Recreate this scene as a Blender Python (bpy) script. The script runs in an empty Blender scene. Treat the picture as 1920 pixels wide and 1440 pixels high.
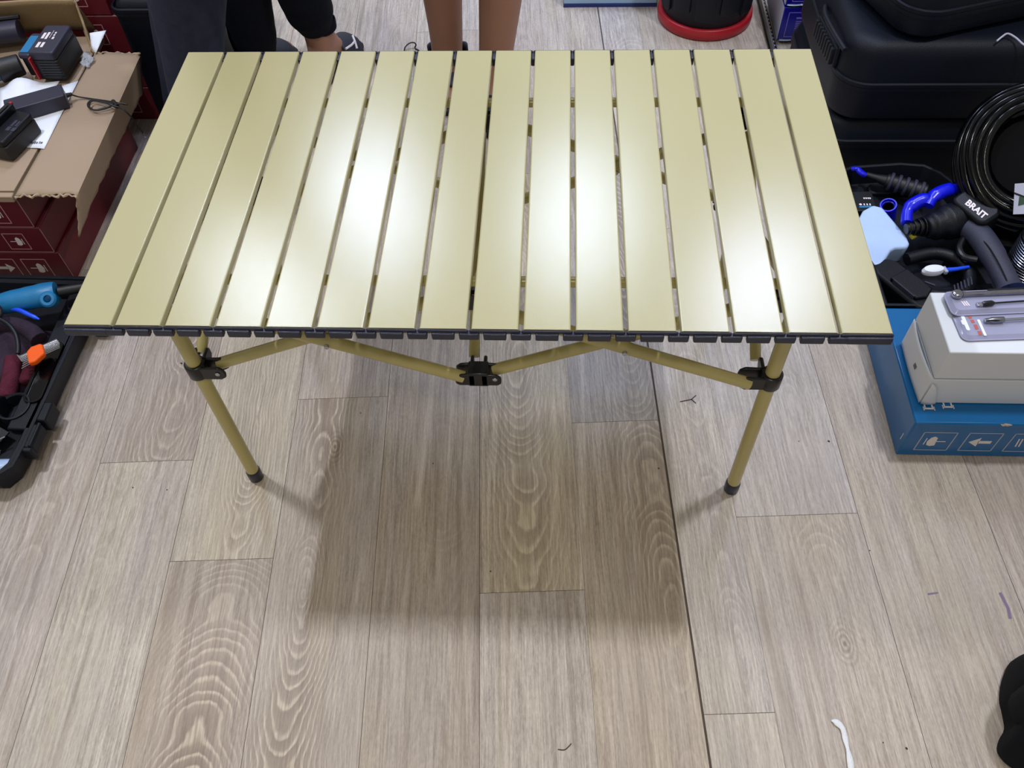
import bpy, bmesh, math, random
from mathutils import Vector, Matrix, Euler

# ------------------------------------------------------------------ camera, world, lights, exposure
SC = bpy.context.scene
COL = SC.collection
cam_d = bpy.data.cameras.new('camera')
cam = bpy.data.objects.new('camera', cam_d)
COL.objects.link(cam)
cam_d.sensor_fit = 'HORIZONTAL'
cam_d.sensor_width = 36.0
cam_d.lens = 36.0 * 1593.3 / 1920.0
cam_d.clip_start = 0.02
cam.location = (0.12, -0.7601, 1.5618)
cam.rotation_euler = (0.6308, 0.0313, 0.0403)
SC.camera = cam
SC.view_settings.view_transform = 'Standard'
SC.view_settings.look = 'None'
SC.view_settings.gamma = 1.0
SC.view_settings.use_curve_mapping = False
SC.view_settings.exposure = 0.18

w = bpy.data.worlds.new('world')
SC.world = w
w.use_nodes = True
w.node_tree.nodes['Background'].inputs[0].default_value = (1.0, 0.95, 0.86, 1)
w.node_tree.nodes['Background'].inputs[1].default_value = 0.36

def area(name, loc, sx, sy, power, col=(1, 1, 1)):
    d = bpy.data.lights.new(name, 'AREA')
    d.shape = 'RECTANGLE'; d.size = sx; d.size_y = sy
    d.energy = power; d.color = col
    o = bpy.data.objects.new(name, d); COL.objects.link(o)
    o.location = loc
    return o
# two bare tubes nearly over the table ends (they throw the table's shadow) and lamps further back
area('tube_lamp', (-1.38, 0.62, 2.8), 0.05, 0.20, 27.5, (0.93, 0.94, 1.0))
area('tube_lamp.001', (1.30, 0.62, 2.8), 0.05, 0.20, 27.5, (0.90, 0.93, 1.0))
area('rear_lamp', (0.05, -1.25, 2.8), 0.20, 0.20, 11, (1.0, 0.93, 0.78))
area('panel_lamp', (-0.78, 2.40, 2.6), 0.30, 0.55, 18, (0.62, 0.73, 1.0))
area('panel_lamp.001', (-1.15, 1.76, 2.6), 0.30, 0.25, 13, (0.68, 0.78, 1.0))
area('panel_lamp.002', (0.22, 2.30, 2.6), 0.30, 0.50, 16, (0.62, 0.75, 1.0))
area('panel_lamp.003', (1.05, 1.85, 2.6), 0.28, 0.40, 15, (0.62, 0.70, 1.0))

# ------------------------------------------------------------------ helpers
R = random.Random(7)
def V(*a): return Vector(a)

def srgb(r, g, b):
    def c(v):
        v /= 255.0
        return v / 12.92 if v <= 0.04045 else ((v + 0.055) / 1.055) ** 2.4
    return (c(r), c(g), c(b), 1.0)

def mat(name, col, rough=0.5, metal=0.0, var=0.12, scale=25.0, bump=0.0, spec=0.5, bscale=None, alpha=1.0, trans=0.0, coat=0.0, stretch=(1, 1, 1)):
    """Principled with a soft procedural mottling of the colour and, if wanted, a fine bump."""
    m = bpy.data.materials.new(name)
    m.use_nodes = True
    nt = m.node_tree; N = nt.nodes; L = nt.links
    b = N['Principled BSDF']
    b.inputs['Roughness'].default_value = rough
    b.inputs['Metallic'].default_value = metal
    b.inputs['Specular IOR Level'].default_value = spec
    b.inputs['Alpha'].default_value = alpha
    b.inputs['Transmission Weight'].default_value = trans
    b.inputs['Coat Weight'].default_value = coat
    tc = N.new('ShaderNodeTexCoord')
    mp = N.new('ShaderNodeMapping'); mp.inputs['Scale'].default_value = stretch
    L.new(tc.outputs['Object'], mp.inputs['Vector'])
    nz = N.new('ShaderNodeTexNoise'); nz.inputs['Scale'].default_value = scale; nz.inputs['Detail'].default_value = 4
    L.new(mp.outputs['Vector'], nz.inputs['Vector'])
    mx = N.new('ShaderNodeMix'); mx.data_type = 'RGBA'
    c = Vector(col[:3])
    mx.inputs['A'].default_value = (*(c * (1 - var)), 1)
    mx.inputs['B'].default_value = (*[min(1, x) for x in (c * (1 + var))], 1)
    L.new(nz.outputs['Fac'], mx.inputs['Factor'])
    L.new(mx.outputs['Result'], b.inputs['Base Color'])
    if bump:
        n2 = N.new('ShaderNodeTexNoise'); n2.inputs['Scale'].default_value = bscale or scale * 8; n2.inputs['Detail'].default_value = 3
        L.new(mp.outputs['Vector'], n2.inputs['Vector'])
        bp = N.new('ShaderNodeBump'); bp.inputs['Strength'].default_value = bump; bp.inputs['Distance'].default_value = 0.004
        L.new(n2.outputs['Fac'], bp.inputs['Height'])
        L.new(bp.outputs['Normal'], b.inputs['Normal'])
    return m

class MB:
    """collects shapes, in world coordinates, into one mesh"""
    def __init__(s): s.bm = bmesh.new()
    def box(s, c, size, rot=None):
        M = Matrix.Translation(Vector(c))
        if rot is not None:
            M = M @ (rot.to_4x4() if isinstance(rot, Matrix) else Euler(rot).to_matrix().to_4x4())
        M = M @ Matrix.Diagonal((*size, 1))
        bmesh.ops.create_cube(s.bm, size=1.0, matrix=M)
        return s
    def tube(s, pts, r, n=12, cap=True, closed=False, flat=1.0):
        pts = [Vector(p) for p in pts]
        m = len(pts)
        rr = r if isinstance(r, (list, tuple)) else [r] * m
        rings = []; prev = None
        for i, p in enumerate(pts):
            if closed: d = pts[(i + 1) % m] - pts[i - 1]
            else: d = pts[min(i + 1, m - 1)] - pts[max(i - 1, 0)]
            d.normalize()
            if prev is None:
                u = d.cross(Vector((0, 0, 1)))
                if u.length < 1e-3: u = d.cross(Vector((0, 1, 0)))
            else:
                u = prev - d * prev.dot(d)
            u.normalize(); prev = u
            v = d.cross(u)
            rings.append([s.bm.verts.new(p + (u * math.cos(a) + v * math.sin(a) * flat) * rr[i]) for a in [2 * math.pi * k / n for k in range(n)]])
        for i in range(m if closed else m - 1):
            a, b = rings[i], rings[(i + 1) % m]
            for k in range(n):
                s.bm.faces.new((a[k], a[(k + 1) % n], b[(k + 1) % n], b[k]))
        if cap and not closed:
            s.bm.faces.new(rings[0][::-1]); s.bm.faces.new(rings[-1])
        return s
    def lathe(s, prof, c, axis=(0, 0, 1), n=24, cap=True):
        q = Vector((0, 0, 1)).rotation_difference(Vector(axis).normalized()).to_matrix()
        rings = []
        for r, z in prof:
            rings.append([s.bm.verts.new(Vector(c) + q @ Vector((r * math.cos(2 * math.pi * k / n), r * math.sin(2 * math.pi * k / n), z))) for k in range(n)])
        for a, b in zip(rings, rings[1:]):
            for k in range(n):
                s.bm.faces.new((a[k], a[(k + 1) % n], b[(k + 1) % n], b[k]))
        if cap:
            s.bm.faces.new(rings[0][::-1]); s.bm.faces.new(rings[-1])
        return s
    def prism(s, poly, z0, z1, M=None, inset=0.0):
        """poly: 2D outline (counter-clockwise) extruded from z0 to z1; M maps to the world"""
        M = M or Matrix.Identity(4)
        cx = sum(p[0] for p in poly) / len(poly); cy = sum(p[1] for p in poly) / len(poly)
        lo = [s.bm.verts.new(M @ Vector((cx + (p[0] - cx) * (1 - inset), cy + (p[1] - cy) * (1 - inset), z0))) for p in poly]
        hi = [s.bm.verts.new(M @ Vector((p[0], p[1], z1))) for p in poly]
        n = len(poly)
        for k in range(n):
            s.bm.faces.new((lo[k], lo[(k + 1) % n], hi[(k + 1) % n], hi[k]))
        s.bm.faces.new(lo[::-1]); s.bm.faces.new(hi)
        return s
    def loops(s, L, cap0=True, cap1=True):
        """bridges a list of equal-length vertex loops"""
        rings = [[s.bm.verts.new(Vector(p)) for p in l] for l in L]
        n = len(rings[0])
        for a, b in zip(rings, rings[1:]):
            for k in range(n):
                s.bm.faces.new((a[k], a[(k + 1) % n], b[(k + 1) % n], b[k]))
        if cap0: s.bm.faces.new(rings[0][::-1])
        if cap1: s.bm.faces.new(rings[-1])
        return s
    def ball(s, c, r, rot=None, n=16):
        M = Matrix.Translation(Vector(c))
        if rot is not None: M = M @ (rot.to_4x4() if isinstance(rot, Matrix) else Euler(rot).to_matrix().to_4x4())
        rr = r if isinstance(r, (list, tuple)) else (r, r, r)
        bmesh.ops.create_uvsphere(s.bm, u_segments=n, v_segments=max(6, n // 2), radius=1.0, matrix=M @ Matrix.Diagonal((*rr, 1)))
        return s
    def sheet(s, fn, nu, nv):
        g = [[s.bm.verts.new(Vector(fn(i / nu, j / nv))) for j in range(nv + 1)] for i in range(nu + 1)]
        for i in range(nu):
            for j in range(nv):
                s.bm.faces.new((g[i][j], g[i + 1][j], g[i + 1][j + 1], g[i][j + 1]))
        return s
    def build(s, name, m, parent=None, bevel=0.0, seg=2, smooth=True, sub=0, solid=0.0, angle=0.6):
        bmesh.ops.recalc_face_normals(s.bm, faces=s.bm.faces[:])
        off = Vector((0, 0, 0))
        p = parent
        while p is not None:
            off += p.location; p = p.parent
        # a mesh without parent gets its origin at the middle of its own base
        if parent is None:
            vs = [v.co for v in s.bm.verts]
            off = Vector(((min(v.x for v in vs) + max(v.x for v in vs)) / 2, (min(v.y for v in vs) + max(v.y for v in vs)) / 2, min(v.z for v in vs)))
        me = bpy.data.meshes.new(name)
        # parts keep their parent's origin so that grain and mottling run on
        for v in s.bm.verts: v.co -= off
        s.bm.to_mesh(me); s.bm.free()
        if smooth:
            for f in me.polygons: f.use_smooth = True
            try: me.set_sharp_from_angle(angle=angle)
            except Exception: pass
        me.materials.append(m)
        o = bpy.data.objects.new(name, me); COL.objects.link(o)
        if parent is not None: o.parent = parent
        else: o.location = off
        if solid:
            md = o.modifiers.new('thickness', 'SOLIDIFY'); md.thickness = solid; md.offset = 0
        if bevel:
            md = o.modifiers.new('bevel', 'BEVEL'); md.width = bevel; md.segments = seg; md.limit_method = 'ANGLE'; md.angle_limit = 0.6; md.harden_normals = False
        if sub:
            md = o.modifiers.new('subsurf', 'SUBSURF'); md.levels = sub; md.render_levels = sub
        return o

def tag(o, label=None, cat=None, group=None, kind=None):
    if label: o['label'] = label
    if cat: o['category'] = cat
    if group: o['group'] = group
    if kind: o['kind'] = kind
    return o

def thing(name, label, cat, loc, group=None):
    o = bpy.data.objects.new(name, None); COL.objects.link(o)
    o.empty_display_size = 0.05
    o.location = loc
    return tag(o, label, cat, group)

def rrect(w, d, r, n=5):
    """rounded rectangle outline centred on 0"""
    out = []
    for cx, cy, a0 in ((w / 2 - r, d / 2 - r, 0), (-w / 2 + r, d / 2 - r, 90), (-w / 2 + r, -d / 2 + r, 180), (w / 2 - r, -d / 2 + r, 270)):
        for k in range(n + 1):
            a = math.radians(a0 + 90 * k / n)
            out.append((cx + r * math.cos(a), cy + r * math.sin(a)))
    return out

def frame(o, x, y=None, z=None):
    """matrix with origin o and the given x and (rough) y axes"""
    o = Vector(o); x = Vector(x).normalized()
    y = Vector(y); z = x.cross(y).normalized(); y = z.cross(x)
    return Matrix(((x.x, y.x, z.x, o.x), (x.y, y.y, z.y, o.y), (x.z, y.z, z.z, o.z), (0, 0, 0, 1)))

def skin(name, joints, edges, m, parent, sub=2, root=0):
    me = bpy.data.meshes.new(name)
    off = parent.location if parent else Vector((0, 0, 0))
    me.from_pydata([Vector(j[0]) - off for j in joints], edges, [])
    me.materials.append(m)
    o = bpy.data.objects.new(name, me); COL.objects.link(o); o.parent = parent
    md = o.modifiers.new('skin', 'SKIN'); md.use_smooth_shade = True
    if not me.skin_vertices: me.skin_vertices.new()
    for i, j in enumerate(joints):
        r = j[1] if isinstance(j[1], (tuple, list)) else (j[1], j[1])
        me.skin_vertices[0].data[i].radius = r
        me.skin_vertices[0].data[i].use_root = (i == root)
    s2 = o.modifiers.new('subsurf', 'SUBSURF'); s2.levels = sub; s2.render_levels = sub
    return o

def text_mesh(body, name, m, parent, M, size, shear=0.0, depth=0.0003):
    cu = bpy.data.curves.new(name, 'FONT'); cu.body = body; cu.size = size; cu.shear = shear; cu.extrude = depth
    cu.offset = size * 0.035; cu.align_x = 'CENTER'; cu.align_y = 'CENTER'; cu.resolution_u = 3
    t = bpy.data.objects.new(name, cu); COL.objects.link(t)
    dg = bpy.context.evaluated_depsgraph_get()
    me = bpy.data.meshes.new_from_object(t.evaluated_get(dg))
    bpy.data.objects.remove(t)
    off = Vector((0, 0, 0)); p = parent
    while p is not None: off += p.location; p = p.parent
    me.transform(Matrix.Translation(-off) @ M)
    me.materials.clear(); me.materials.append(m)
    o = bpy.data.objects.new(name, me); COL.objects.link(o); o.parent = parent
    return o

# ------------------------------------------------------------------ materials
def wood():
    m = bpy.data.materials.new('vinyl_oak'); m.use_nodes = True
    nt = m.node_tree; N = nt.nodes; L = nt.links; b = N['Principled BSDF']
    def nd(t, **kw):
        n = N.new(t)
        for k, v in kw.items(): setattr(n, k, v)
        return n
    def val(x, sock):
        if isinstance(x, (int, float)): sock.default_value = x
        else: L.new(x, sock)
    def mth(op, a, bb=0.0, c=0.0):
        n = nd('ShaderNodeMath', operation=op)
        val(a, n.inputs[0]); val(bb, n.inputs[1]); val(c, n.inputs[2])
        return n.outputs[0]
    def prop(nm):
        n = nd('ShaderNodeAttribute', attribute_type='OBJECT'); n.attribute_name = nm
        return n.outputs['Fac']
    tc = nd('ShaderNodeTexCoord'); sep = nd('ShaderNodeSeparateXYZ'); L.new(tc.outputs['Object'], sep.inputs[0])
    u, v = sep.outputs['X'], sep.outputs['Y']
    oi = nd('ShaderNodeObjectInfo'); rnd = mth('MULTIPLY', oi.outputs['Random'], 37.0)
    def noise(su, sv, detail=2.0, rough=0.5, seed=0.0, dist=0.0):
        cx = nd('ShaderNodeCombineXYZ')
        L.new(mth('MULTIPLY', u, su), cx.inputs[0]); L.new(mth('MULTIPLY', v, sv), cx.inputs[1]); L.new(mth('ADD', rnd, seed), cx.inputs[2])
        n = nd('ShaderNodeTexNoise'); n.inputs['Scale'].default_value = 1.0; n.inputs['Detail'].default_value = detail
        n.inputs['Roughness'].default_value = rough; n.inputs['Distortion'].default_value = dist
        L.new(cx.outputs[0], n.inputs['Vector'])
        return n.outputs['Fac']
    def ramp(f, stops):
        n = nd('ShaderNodeValToRGB'); e = n.color_ramp.elements
        while len(e) < len(stops): e.new(0.5)
        for k, (p, c) in enumerate(stops): e[k].position = p; e[k].color = (c, c, c, 1) if isinstance(c, float) else c
        L.new(f, n.inputs[0]); return n.outputs[0]
    # growth rings cut by the plank: distance to a wandering pith line
    wob = mth('MULTIPLY', mth('SUBTRACT', noise(3.0, 3.5, 2.0), 0.5), 0.05)
    wob2 = mth('MULTIPLY', mth('SUBTRACT', noise(34.0, 9.0, 2.0, seed=5.0), 0.5), 0.012)
    uu = mth('ADD', mth('SUBTRACT', u, prop('grain_x')), mth('ADD', wob, wob2))
    dep = mth('ADD', mth('MULTIPLY', v, prop('grain_slope')), prop('grain_depth'))
    dep = mth('ADD', dep, mth('MULTIPLY', mth('SUBTRACT', noise(0.5, 2.2, 3.0, seed=9.0), 0.5), 0.16))
    r = mth('SQRT', mth('ADD', mth('MULTIPLY', uu, uu), mth('MULTIPLY', dep, dep)))
    ph = mth('ADD', mth('MULTIPLY', r, 150.0), mth('MULTIPLY', noise(60.0, 30.0, 2.0, seed=17.0), 0.5))
    fr = mth('FRACT', ph)
    ring = ramp(fr, [(0.0, 0.1), (0.55, 0.3), (0.74, 0.95), (0.86, 1.0), (1.0, 0.1)])
    # fades: strong only where a ring is wide (near the cathedral)
    near = ramp(mth('ABSOLUTE', uu), [(0.02, 1.0), (0.09, 0.22)])
    patch = ramp(noise(5.0, 1.6, 2.0, seed=3.0), [(0.36, 0.35), (0.58, 1.0)])
    ringamt = mth('MULTIPLY', mth('MULTIPLY', near, patch), prop('grain_amount'))
    fine = ramp(noise(300.0, 12.0, 3.0, 0.65, seed=1.0), [(0.36, 0.0), (0.64, 1.0)])
    fine2 = ramp(noise(110.0, 3.0, 3.0, 0.6, seed=2.0), [(0.36, 0.0), (0.64, 1.0)])
    broad = ramp(noise(24.0, 1.1, 3.0, 0.55, seed=4.0), [(0.28, 0.0), (0.72, 1.0)])
    cloud = ramp(noise(7.0, 2.2, 3.0, 0.6, seed=6.0), [(0.30, 0.0), (0.70, 1.0)])
    speck = ramp(noise(420.0, 90.0, 2.0, 0.7, seed=8.0), [(0.36, 0.0), (0.66, 1.0)])
    streak = ramp(noise(42.0, 1.5, 3.0, 0.6, seed=14.0), [(0.56, 0.0), (0.70, 1.0)])
    def mix(f, a, c):
        n = nd('ShaderNodeMix', data_type='RGBA')
        val(f, n.inputs['Factor'])
        for s_, x in (('A', a), ('B', c)):
            if isinstance(x, tuple): n.inputs[s_].default_value = x
            else: L.new(x, n.inputs[s_])
        return n.outputs['Result']
    dark, lite = srgb(128, 116, 110), srgb(226, 217, 208)
    warm, grey = srgb(204, 192, 164), srgb(174, 168, 172)
    f = mth('ADD', mth('MULTIPLY', fine, 0.42), mth('MULTIPLY', fine2, 0.30))
    f = mth('ADD', f, mth('MULTIPLY', speck, 0.28))
    c = mix(f, dark, lite)
    c = mix(mth('MULTIPLY', broad, 0.36), c, warm)
    c = mix(mth('MULTIPLY', mth('SUBTRACT', 1.0, cloud), 0.35), c, grey)
    c = mix(mth('MULTIPLY', streak, 0.45), c, srgb(136, 120, 106))
    ring = mth('MULTIPLY', ring, mth('ADD', 0.45, mth('MULTIPLY', fine, 0.55)))
    c = mix(mth('MULTIPLY', mth('MULTIPLY', ringamt, ring), 0.8), c, srgb(220, 210, 194))
    c = mix(mth('MULTIPLY', mth('MULTIPLY', ringamt, mth('SUBTRACT', 1.0, ring)), 0.45), c, srgb(128, 110, 94))
    # a knot, where a plank has one
    kx = mth('SUBTRACT', u, prop('knot_x')); ky = mth('MULTIPLY', mth('SUBTRACT', v, prop('knot_y')), 0.55)
    kd = mth('SQRT', mth('ADD', mth('MULTIPLY', kx, kx), mth('MULTIPLY', ky, ky)))
    kd = mth('ADD', kd, mth('MULTIPLY', mth('SUBTRACT', noise(70.0, 40.0, 2.0, seed=11.0), 0.5), 0.006))
    kring = mth('MULTIPLY', mth('ADD', mth('SINE', mth('MULTIPLY', kd, 950.0)), 1.0), 0.5)
    kf = ramp(mth('MULTIPLY', kd, 10.0), [(0.0, 0.9), (0.07, 0.55), (0.32, 0.0)])
    c = mix(mth('MULTIPLY', kf, kring), c, srgb(118, 100, 86))
    # plank tone
    mul = nd('ShaderNodeMix', data_type='RGBA', blend_type='MULTIPLY'); mul.inputs['Factor'].default_value = 1.0
    L.new(c, mul.inputs['A']); L.new(oi.outputs['Color'], mul.inputs['B'])
    L.new(mul.outputs['Result'], b.inputs['Base Color'])
    b.inputs['Roughness'].default_value = 0.42
    b.inputs['Specular IOR Level'].default_value = 0.35
    bp = nd('ShaderNodeBump'); bp.inputs['Strength'].default_value = 0.12; bp.inputs['Distance'].default_value = 0.001
    L.new(f, bp.inputs['Height']); L.new(bp.outputs['Normal'], b.inputs['Normal'])
    return m

M = {}
M['wood'] = wood()
M['joint'] = mat('floor_underlay', srgb(84, 74, 66), 0.9)
M['slat'] = mat('cream_lacquer', srgb(172, 166, 126), 0.22, 0.0, 0.02, 6, 0.05, 0.85, 900)
M['olive'] = mat('olive_lacquer', srgb(180, 168, 110), 0.22, 0.0, 0.05, 12, 0, 0.5)
M['cap'] = mat('black_nylon', srgb(34, 36, 54), 0.36, 0, 0.15, 60, 0.1, 0.5)
M['clamp'] = mat('black_plastic', srgb(14, 15, 19), 0.3, 0, 0.15, 60, 0.05)
M['steel'] = mat('bright_steel', srgb(180, 183, 190), 0.25, 1.0, 0.08, 60)
M['chrome'] = mat('dark_chrome', srgb(150, 152, 165), 0.16, 1.0, 0.25, 90)
M['maroon'] = mat('maroon_card', srgb(96, 22, 34), 0.42, 0, 0.14, 14, 0.08, 0.5)
M['maroon_edge'] = mat('worn_card_edge', srgb(150, 120, 120), 0.6)
M['print'] = mat('white_print', srgb(226, 216, 218), 0.5, 0, 0.06)
M['pink_print'] = mat('pink_print', srgb(196, 150, 155), 0.5, 0, 0.06)
M['kraft'] = mat('kraft_card', srgb(158, 138, 118), 0.75, 0, 0.10, 4, 0.35, 0.25, 120, stretch=(0.15, 1, 1))
M['kraft_dark'] = mat('kraft_inside', srgb(150, 128, 96), 0.8, 0, 0.16, 8, 0.3, 0.25, 160)
M['kraft_torn'] = mat('torn_card_edge', srgb(186, 164, 138), 0.95, 0, 0.3, 150, 0.6)
M['paper'] = mat('white_paper', srgb(232, 236, 246), 0.6, 0, 0.03, 30)
M['ink'] = mat('grey_ink', srgb(96, 96, 112), 0.6)
M['black_case'] = mat('black_case_plastic', srgb(12, 17, 28), 0.5, 0, 0.15, 40, 0.25, 0.3, 700)
M['black_shell'] = mat('black_moulded_shell', srgb(6, 12, 25), 0.5, 0, 0.18, 25, 0.2, 0.22, 500)
M['black_gloss'] = mat('glossy_black_rubber', srgb(3, 4, 7), 0.16, 0, 0.1, 20, 0, 0.3)
M['black_void'] = mat('black_sleeve', srgb(2, 2, 4), 0.7, spec=0.1)
M['dark_tool'] = mat('dark_tool_plastic', srgb(10, 12, 20), 0.45, 0, 0.15, 50, 0.15, 0.3)
M['grey_tool'] = mat('slate_grip', srgb(48, 50, 66), 0.5, 0, 0.1, 60, 0.3, 0.4, 600)
M['battery'] = mat('battery_black', srgb(38, 38, 58), 0.45, 0, 0.1, 60, 0.1)
M['battery_side'] = mat('battery_side', srgb(15, 16, 22), 0.5, 0, 0.1, 60, 0.1)
M['teal'] = mat('teal_plastic', srgb(22, 112, 164), 0.4, 0, 0.08, 40, 0.1)
M['red'] = mat('red_plastic', srgb(170, 24, 38), 0.4, 0, 0.08)
M['blue_box'] = mat('blue_card', srgb(2, 96, 156), 0.22, 0, 0.08, 5, 0.05, 0.5, 40)
M['white_card'] = mat('white_card', srgb(214, 218, 224), 0.5, 0, 0.03, 8, 0.05)
M['ultra'] = mat('ultramarine_plastic', srgb(14, 22, 205), 0.25, 0, 0.1, 30)
M['bright_blue'] = mat('bright_blue_cable', srgb(24, 78, 235), 0.35)
M['milky'] = mat('milky_plastic', srgb(176, 200, 240), 0.35, 0, 0.08, 12, 0.1, 0.5, 40)
M['yellow'] = mat('yellow_plastic', srgb(205, 200, 60), 0.4)
M['orange'] = mat('orange_plastic', srgb(250, 96, 14), 0.4, 0, 0.06)
M['glove'] = mat('maroon_knit', srgb(92, 40, 56), 0.95, 0, 0.4, 60, 0.9, 0.1, 500)
M['glove_dark'] = mat('grey_knit', srgb(58, 48, 62), 0.95, 0, 0.35, 50, 0.9, 0.1, 500)
M['jeans'] = mat('charcoal_denim', srgb(44, 48, 64), 0.9, 0, 0.35, 40, 0.4, 0.15, 700)
M['joggers'] = mat('black_jersey', srgb(16, 19, 28), 0.9, 0, 0.2, 30, 0.3, 0.15, 300)
M['shirt'] = mat('grey_shirt', srgb(80, 84, 92), 0.9, 0, 0.15, 20, 0.2, 0.15)
M['skin'] = mat('skin', srgb(158, 116, 95), 0.5, 0, 0.10, 18, 0.06, 0.35, 300)
M['hair'] = mat('dark_hair', srgb(22, 18, 17), 0.6, 0, 0.2, 90, 0.4)
M['slide'] = mat('navy_slide', srgb(32, 36, 52), 0.55, 0, 0.15, 40, 0.15)
M['sole'] = mat('black_sole', srgb(14, 14, 17), 0.6)
M['shoe'] = mat('black_suede', srgb(10, 13, 18), 0.85, 0, 0.2, 40, 0.3, 0.2, 500)
M['sky_card'] = mat('pale_blue_card', srgb(158, 192, 222), 0.4, 0, 0.05)
M['navy_card'] = mat('navy_card', srgb(28, 48, 118), 0.4)
M['royal'] = mat('royal_blue_card', srgb(10, 12, 130), 0.25, 0, 0.12, 30)
M['foil'] = mat('silver_foil', srgb(190, 210, 235), 0.2, 0.8, 0.3, 300, 0.4)
M['lilac_print'] = mat('lilac_print', srgb(120, 104, 190), 0.5)
M['blister'] = mat('clear_blister', srgb(176, 178, 206), 0.12, 0, 0.05, 20, 0, 0.6, alpha=0.62)
M['clear'] = mat('clear_plastic', srgb(190, 195, 205), 0.15, 0, 0.15, 40, 0.3, 0.6, alpha=0.5)
M['blister_card'] = mat('grey_card', srgb(150, 150, 180), 0.5, 0, 0.06, 20)
M['red_print'] = mat('red_print', srgb(176, 84, 78), 0.5)
M['label'] = mat('white_label', srgb(170, 172, 190), 0.5)
M['green_print'] = mat('green_print', srgb(40, 70, 50), 0.5)
M['mesh'] = mat('silver_weave', srgb(150, 158, 180), 0.25, 0.9, 0.2, 60)
M['fleck'] = mat('dark_fleck', srgb(58, 52, 48), 0.8)
M['plastic_strip'] = mat('white_film', srgb(238, 242, 250), 0.35, 0, 0.08, 60, 0.3)
M['violet_ink'] = mat('violet_ink', srgb(128, 110, 138), 0.7)

# ------------------------------------------------------------------ floor of vinyl planks
fl = MB().box((0.0, 0.75, -0.011), (4.6, 4.4, 0.020)).build('floor', M['joint'], None, smooth=False)
fl['kind'] = 'structure'
TILT = math.atan(0.062)                     # the planks run a little askew to the table
seams = [-1.885, -1.68, -1.475, -1.265, -1.057, -0.850, -0.646, -0.438, -0.233, -0.025, 0.178, 0.369, 0.495, 0.740, 0.992, 1.24, 1.49, 1.74, 1.99]
ends = [0.35, -0.1, 0.55, 0.9, -0.43, 0.203, -0.034, 0.354, -0.62, -0.122, 0.264, 0.86, 0.022, 0.75, -0.5, 0.3, 0.9, 0.1]
PL = 1.22
# tone, cathedral (x, slope, depth, amount), knot of the planks that stand out
style = {(5, 0): ((0.85, 0.82, 0.82), 0.03, 0.16, 0.02, 1.6), (5, -1): ((1.02, 1.02, 0.98), -0.04, 0.02, 0.06, 0.35),
         (6, 0): ((1.04, 1.03, 0.95), 0.02, 0.10, 0.02, 0.9), (6, -1): ((0.90, 0.86, 0.82), 0.02, 0.22, 0.08, 1.6),
         (7, 0): ((1.0, 0.98, 0.96), -0.03, 0.05, 0.02, 0.7), (7, -1): ((0.94, 0.92, 0.90), -0.03, -0.14, 0.03, 1.5),
         (8, 0): ((0.90, 0.87, 0.82), 0.02, 0.02, 0.10, 0.25), (8, -1): ((0.93, 0.91, 0.87), 0.0, 0.02, 0.10, 0.2),
         (9, 0): ((1.03, 1.0, 0.89), -0.01, -0.17, 0.03, 1.0), (9, -1): ((0.98, 0.97, 0.95), 0.05, 0.03, 0.05, 0.4),
         (10, 0): ((0.82, 0.83, 0.85), 0.05, 0.18, 0.05, 1.2), (10, -1): ((0.95, 0.91, 0.85), 0.06, 0.12, 0.02, 0.9),
         (11, -1): ((0.99, 0.99, 0.98), 0.02, 0.08, 0.05, 0.5), (11, 0): ((0.98, 0.98, 1.0), 0.02, 0.08, 0.05, 0.5),
         (12, 0): ((0.98, 0.98, 1.0), 0.04, 0.05, 0.05, 0.4), (12, -1): ((0.96, 0.93, 0.89), 0.03, 0.08, 0.04, 0.5),
         (13, -1): ((0.92, 0.89, 0.85), 0.0, 0.03, 0.06, 0.3), (13, 0): ((0.92, 0.90, 0.86), 0.0, 0.03, 0.06, 0.3),
         (14, -1): ((0.86, 0.82, 0.79), 0.0, 0.04, 0.05, 0.4), (14, 0): ((0.86, 0.82, 0.79), 0.0, 0.04, 0.05, 0.4)}
knots = {(7, -1): (-0.005, 0.48), (12, -1): (0.03, 0.345), (8, -1): (-0.08, 0.5), (14, 0): (0.02, -0.35)}
rot = Matrix.Rotation(TILT, 4, 'Z')
for i, (a, b) in enumerate(zip(seams, seams[1:])):
    gap = 0.0032 if i == 10 else 0.0010
    gl = 0.0032 if i == 11 else 0.0010
    for k in (-2, -1, 0, 1, 2, 3):
        y0 = ends[i] + k * PL; y1 = y0 + PL
        y0 = max(y0, -1.35); y1 = min(y1, 2.85)
        if y1 - y0 < 0.05: continue
        cx, cy = (a + b) / 2, (ends[i] + (k + 0.5) * PL)
        bm = MB()
        bm.box(((gl - gap) / 2, (y0 + y1) / 2 - cy, 0), (b - a - gap / 2 - gl / 2, y1 - y0 - 0.0010, 0.002))
        me = bpy.data.meshes.new('plank'); bm.bm.to_mesh(me); bm.bm.free(); me.materials.append(M['wood'])
        o = bpy.data.objects.new('plank', me); COL.objects.link(o); o.parent = fl
        o.matrix_parent_inverse = Matrix.Translation(-fl.location)
        o.matrix_basis = rot @ Matrix.Translation((cx, cy, -0.001))
        st = style.get((i, k))
        if st is None:
            t = R.uniform(0.90, 1.0)
            st = ((t, t * R.uniform(0.96, 1.0), t * R.uniform(0.92, 1.0)), R.uniform(-.05, .05), R.uniform(-.15, .15), 0.05, R.uniform(0.2, 0.7))
        o.color = (*st[0], 1)
        o['grain_x'], o['grain_slope'], o['grain_depth'], o['grain_amount'] = float(st[1]), float(st[2]), float(st[3]), float(st[4])
        kn = knots.get((i, k), (5.0, 5.0)); o['knot_x'], o['knot_y'] = float(kn[0]), float(kn[1])

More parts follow.
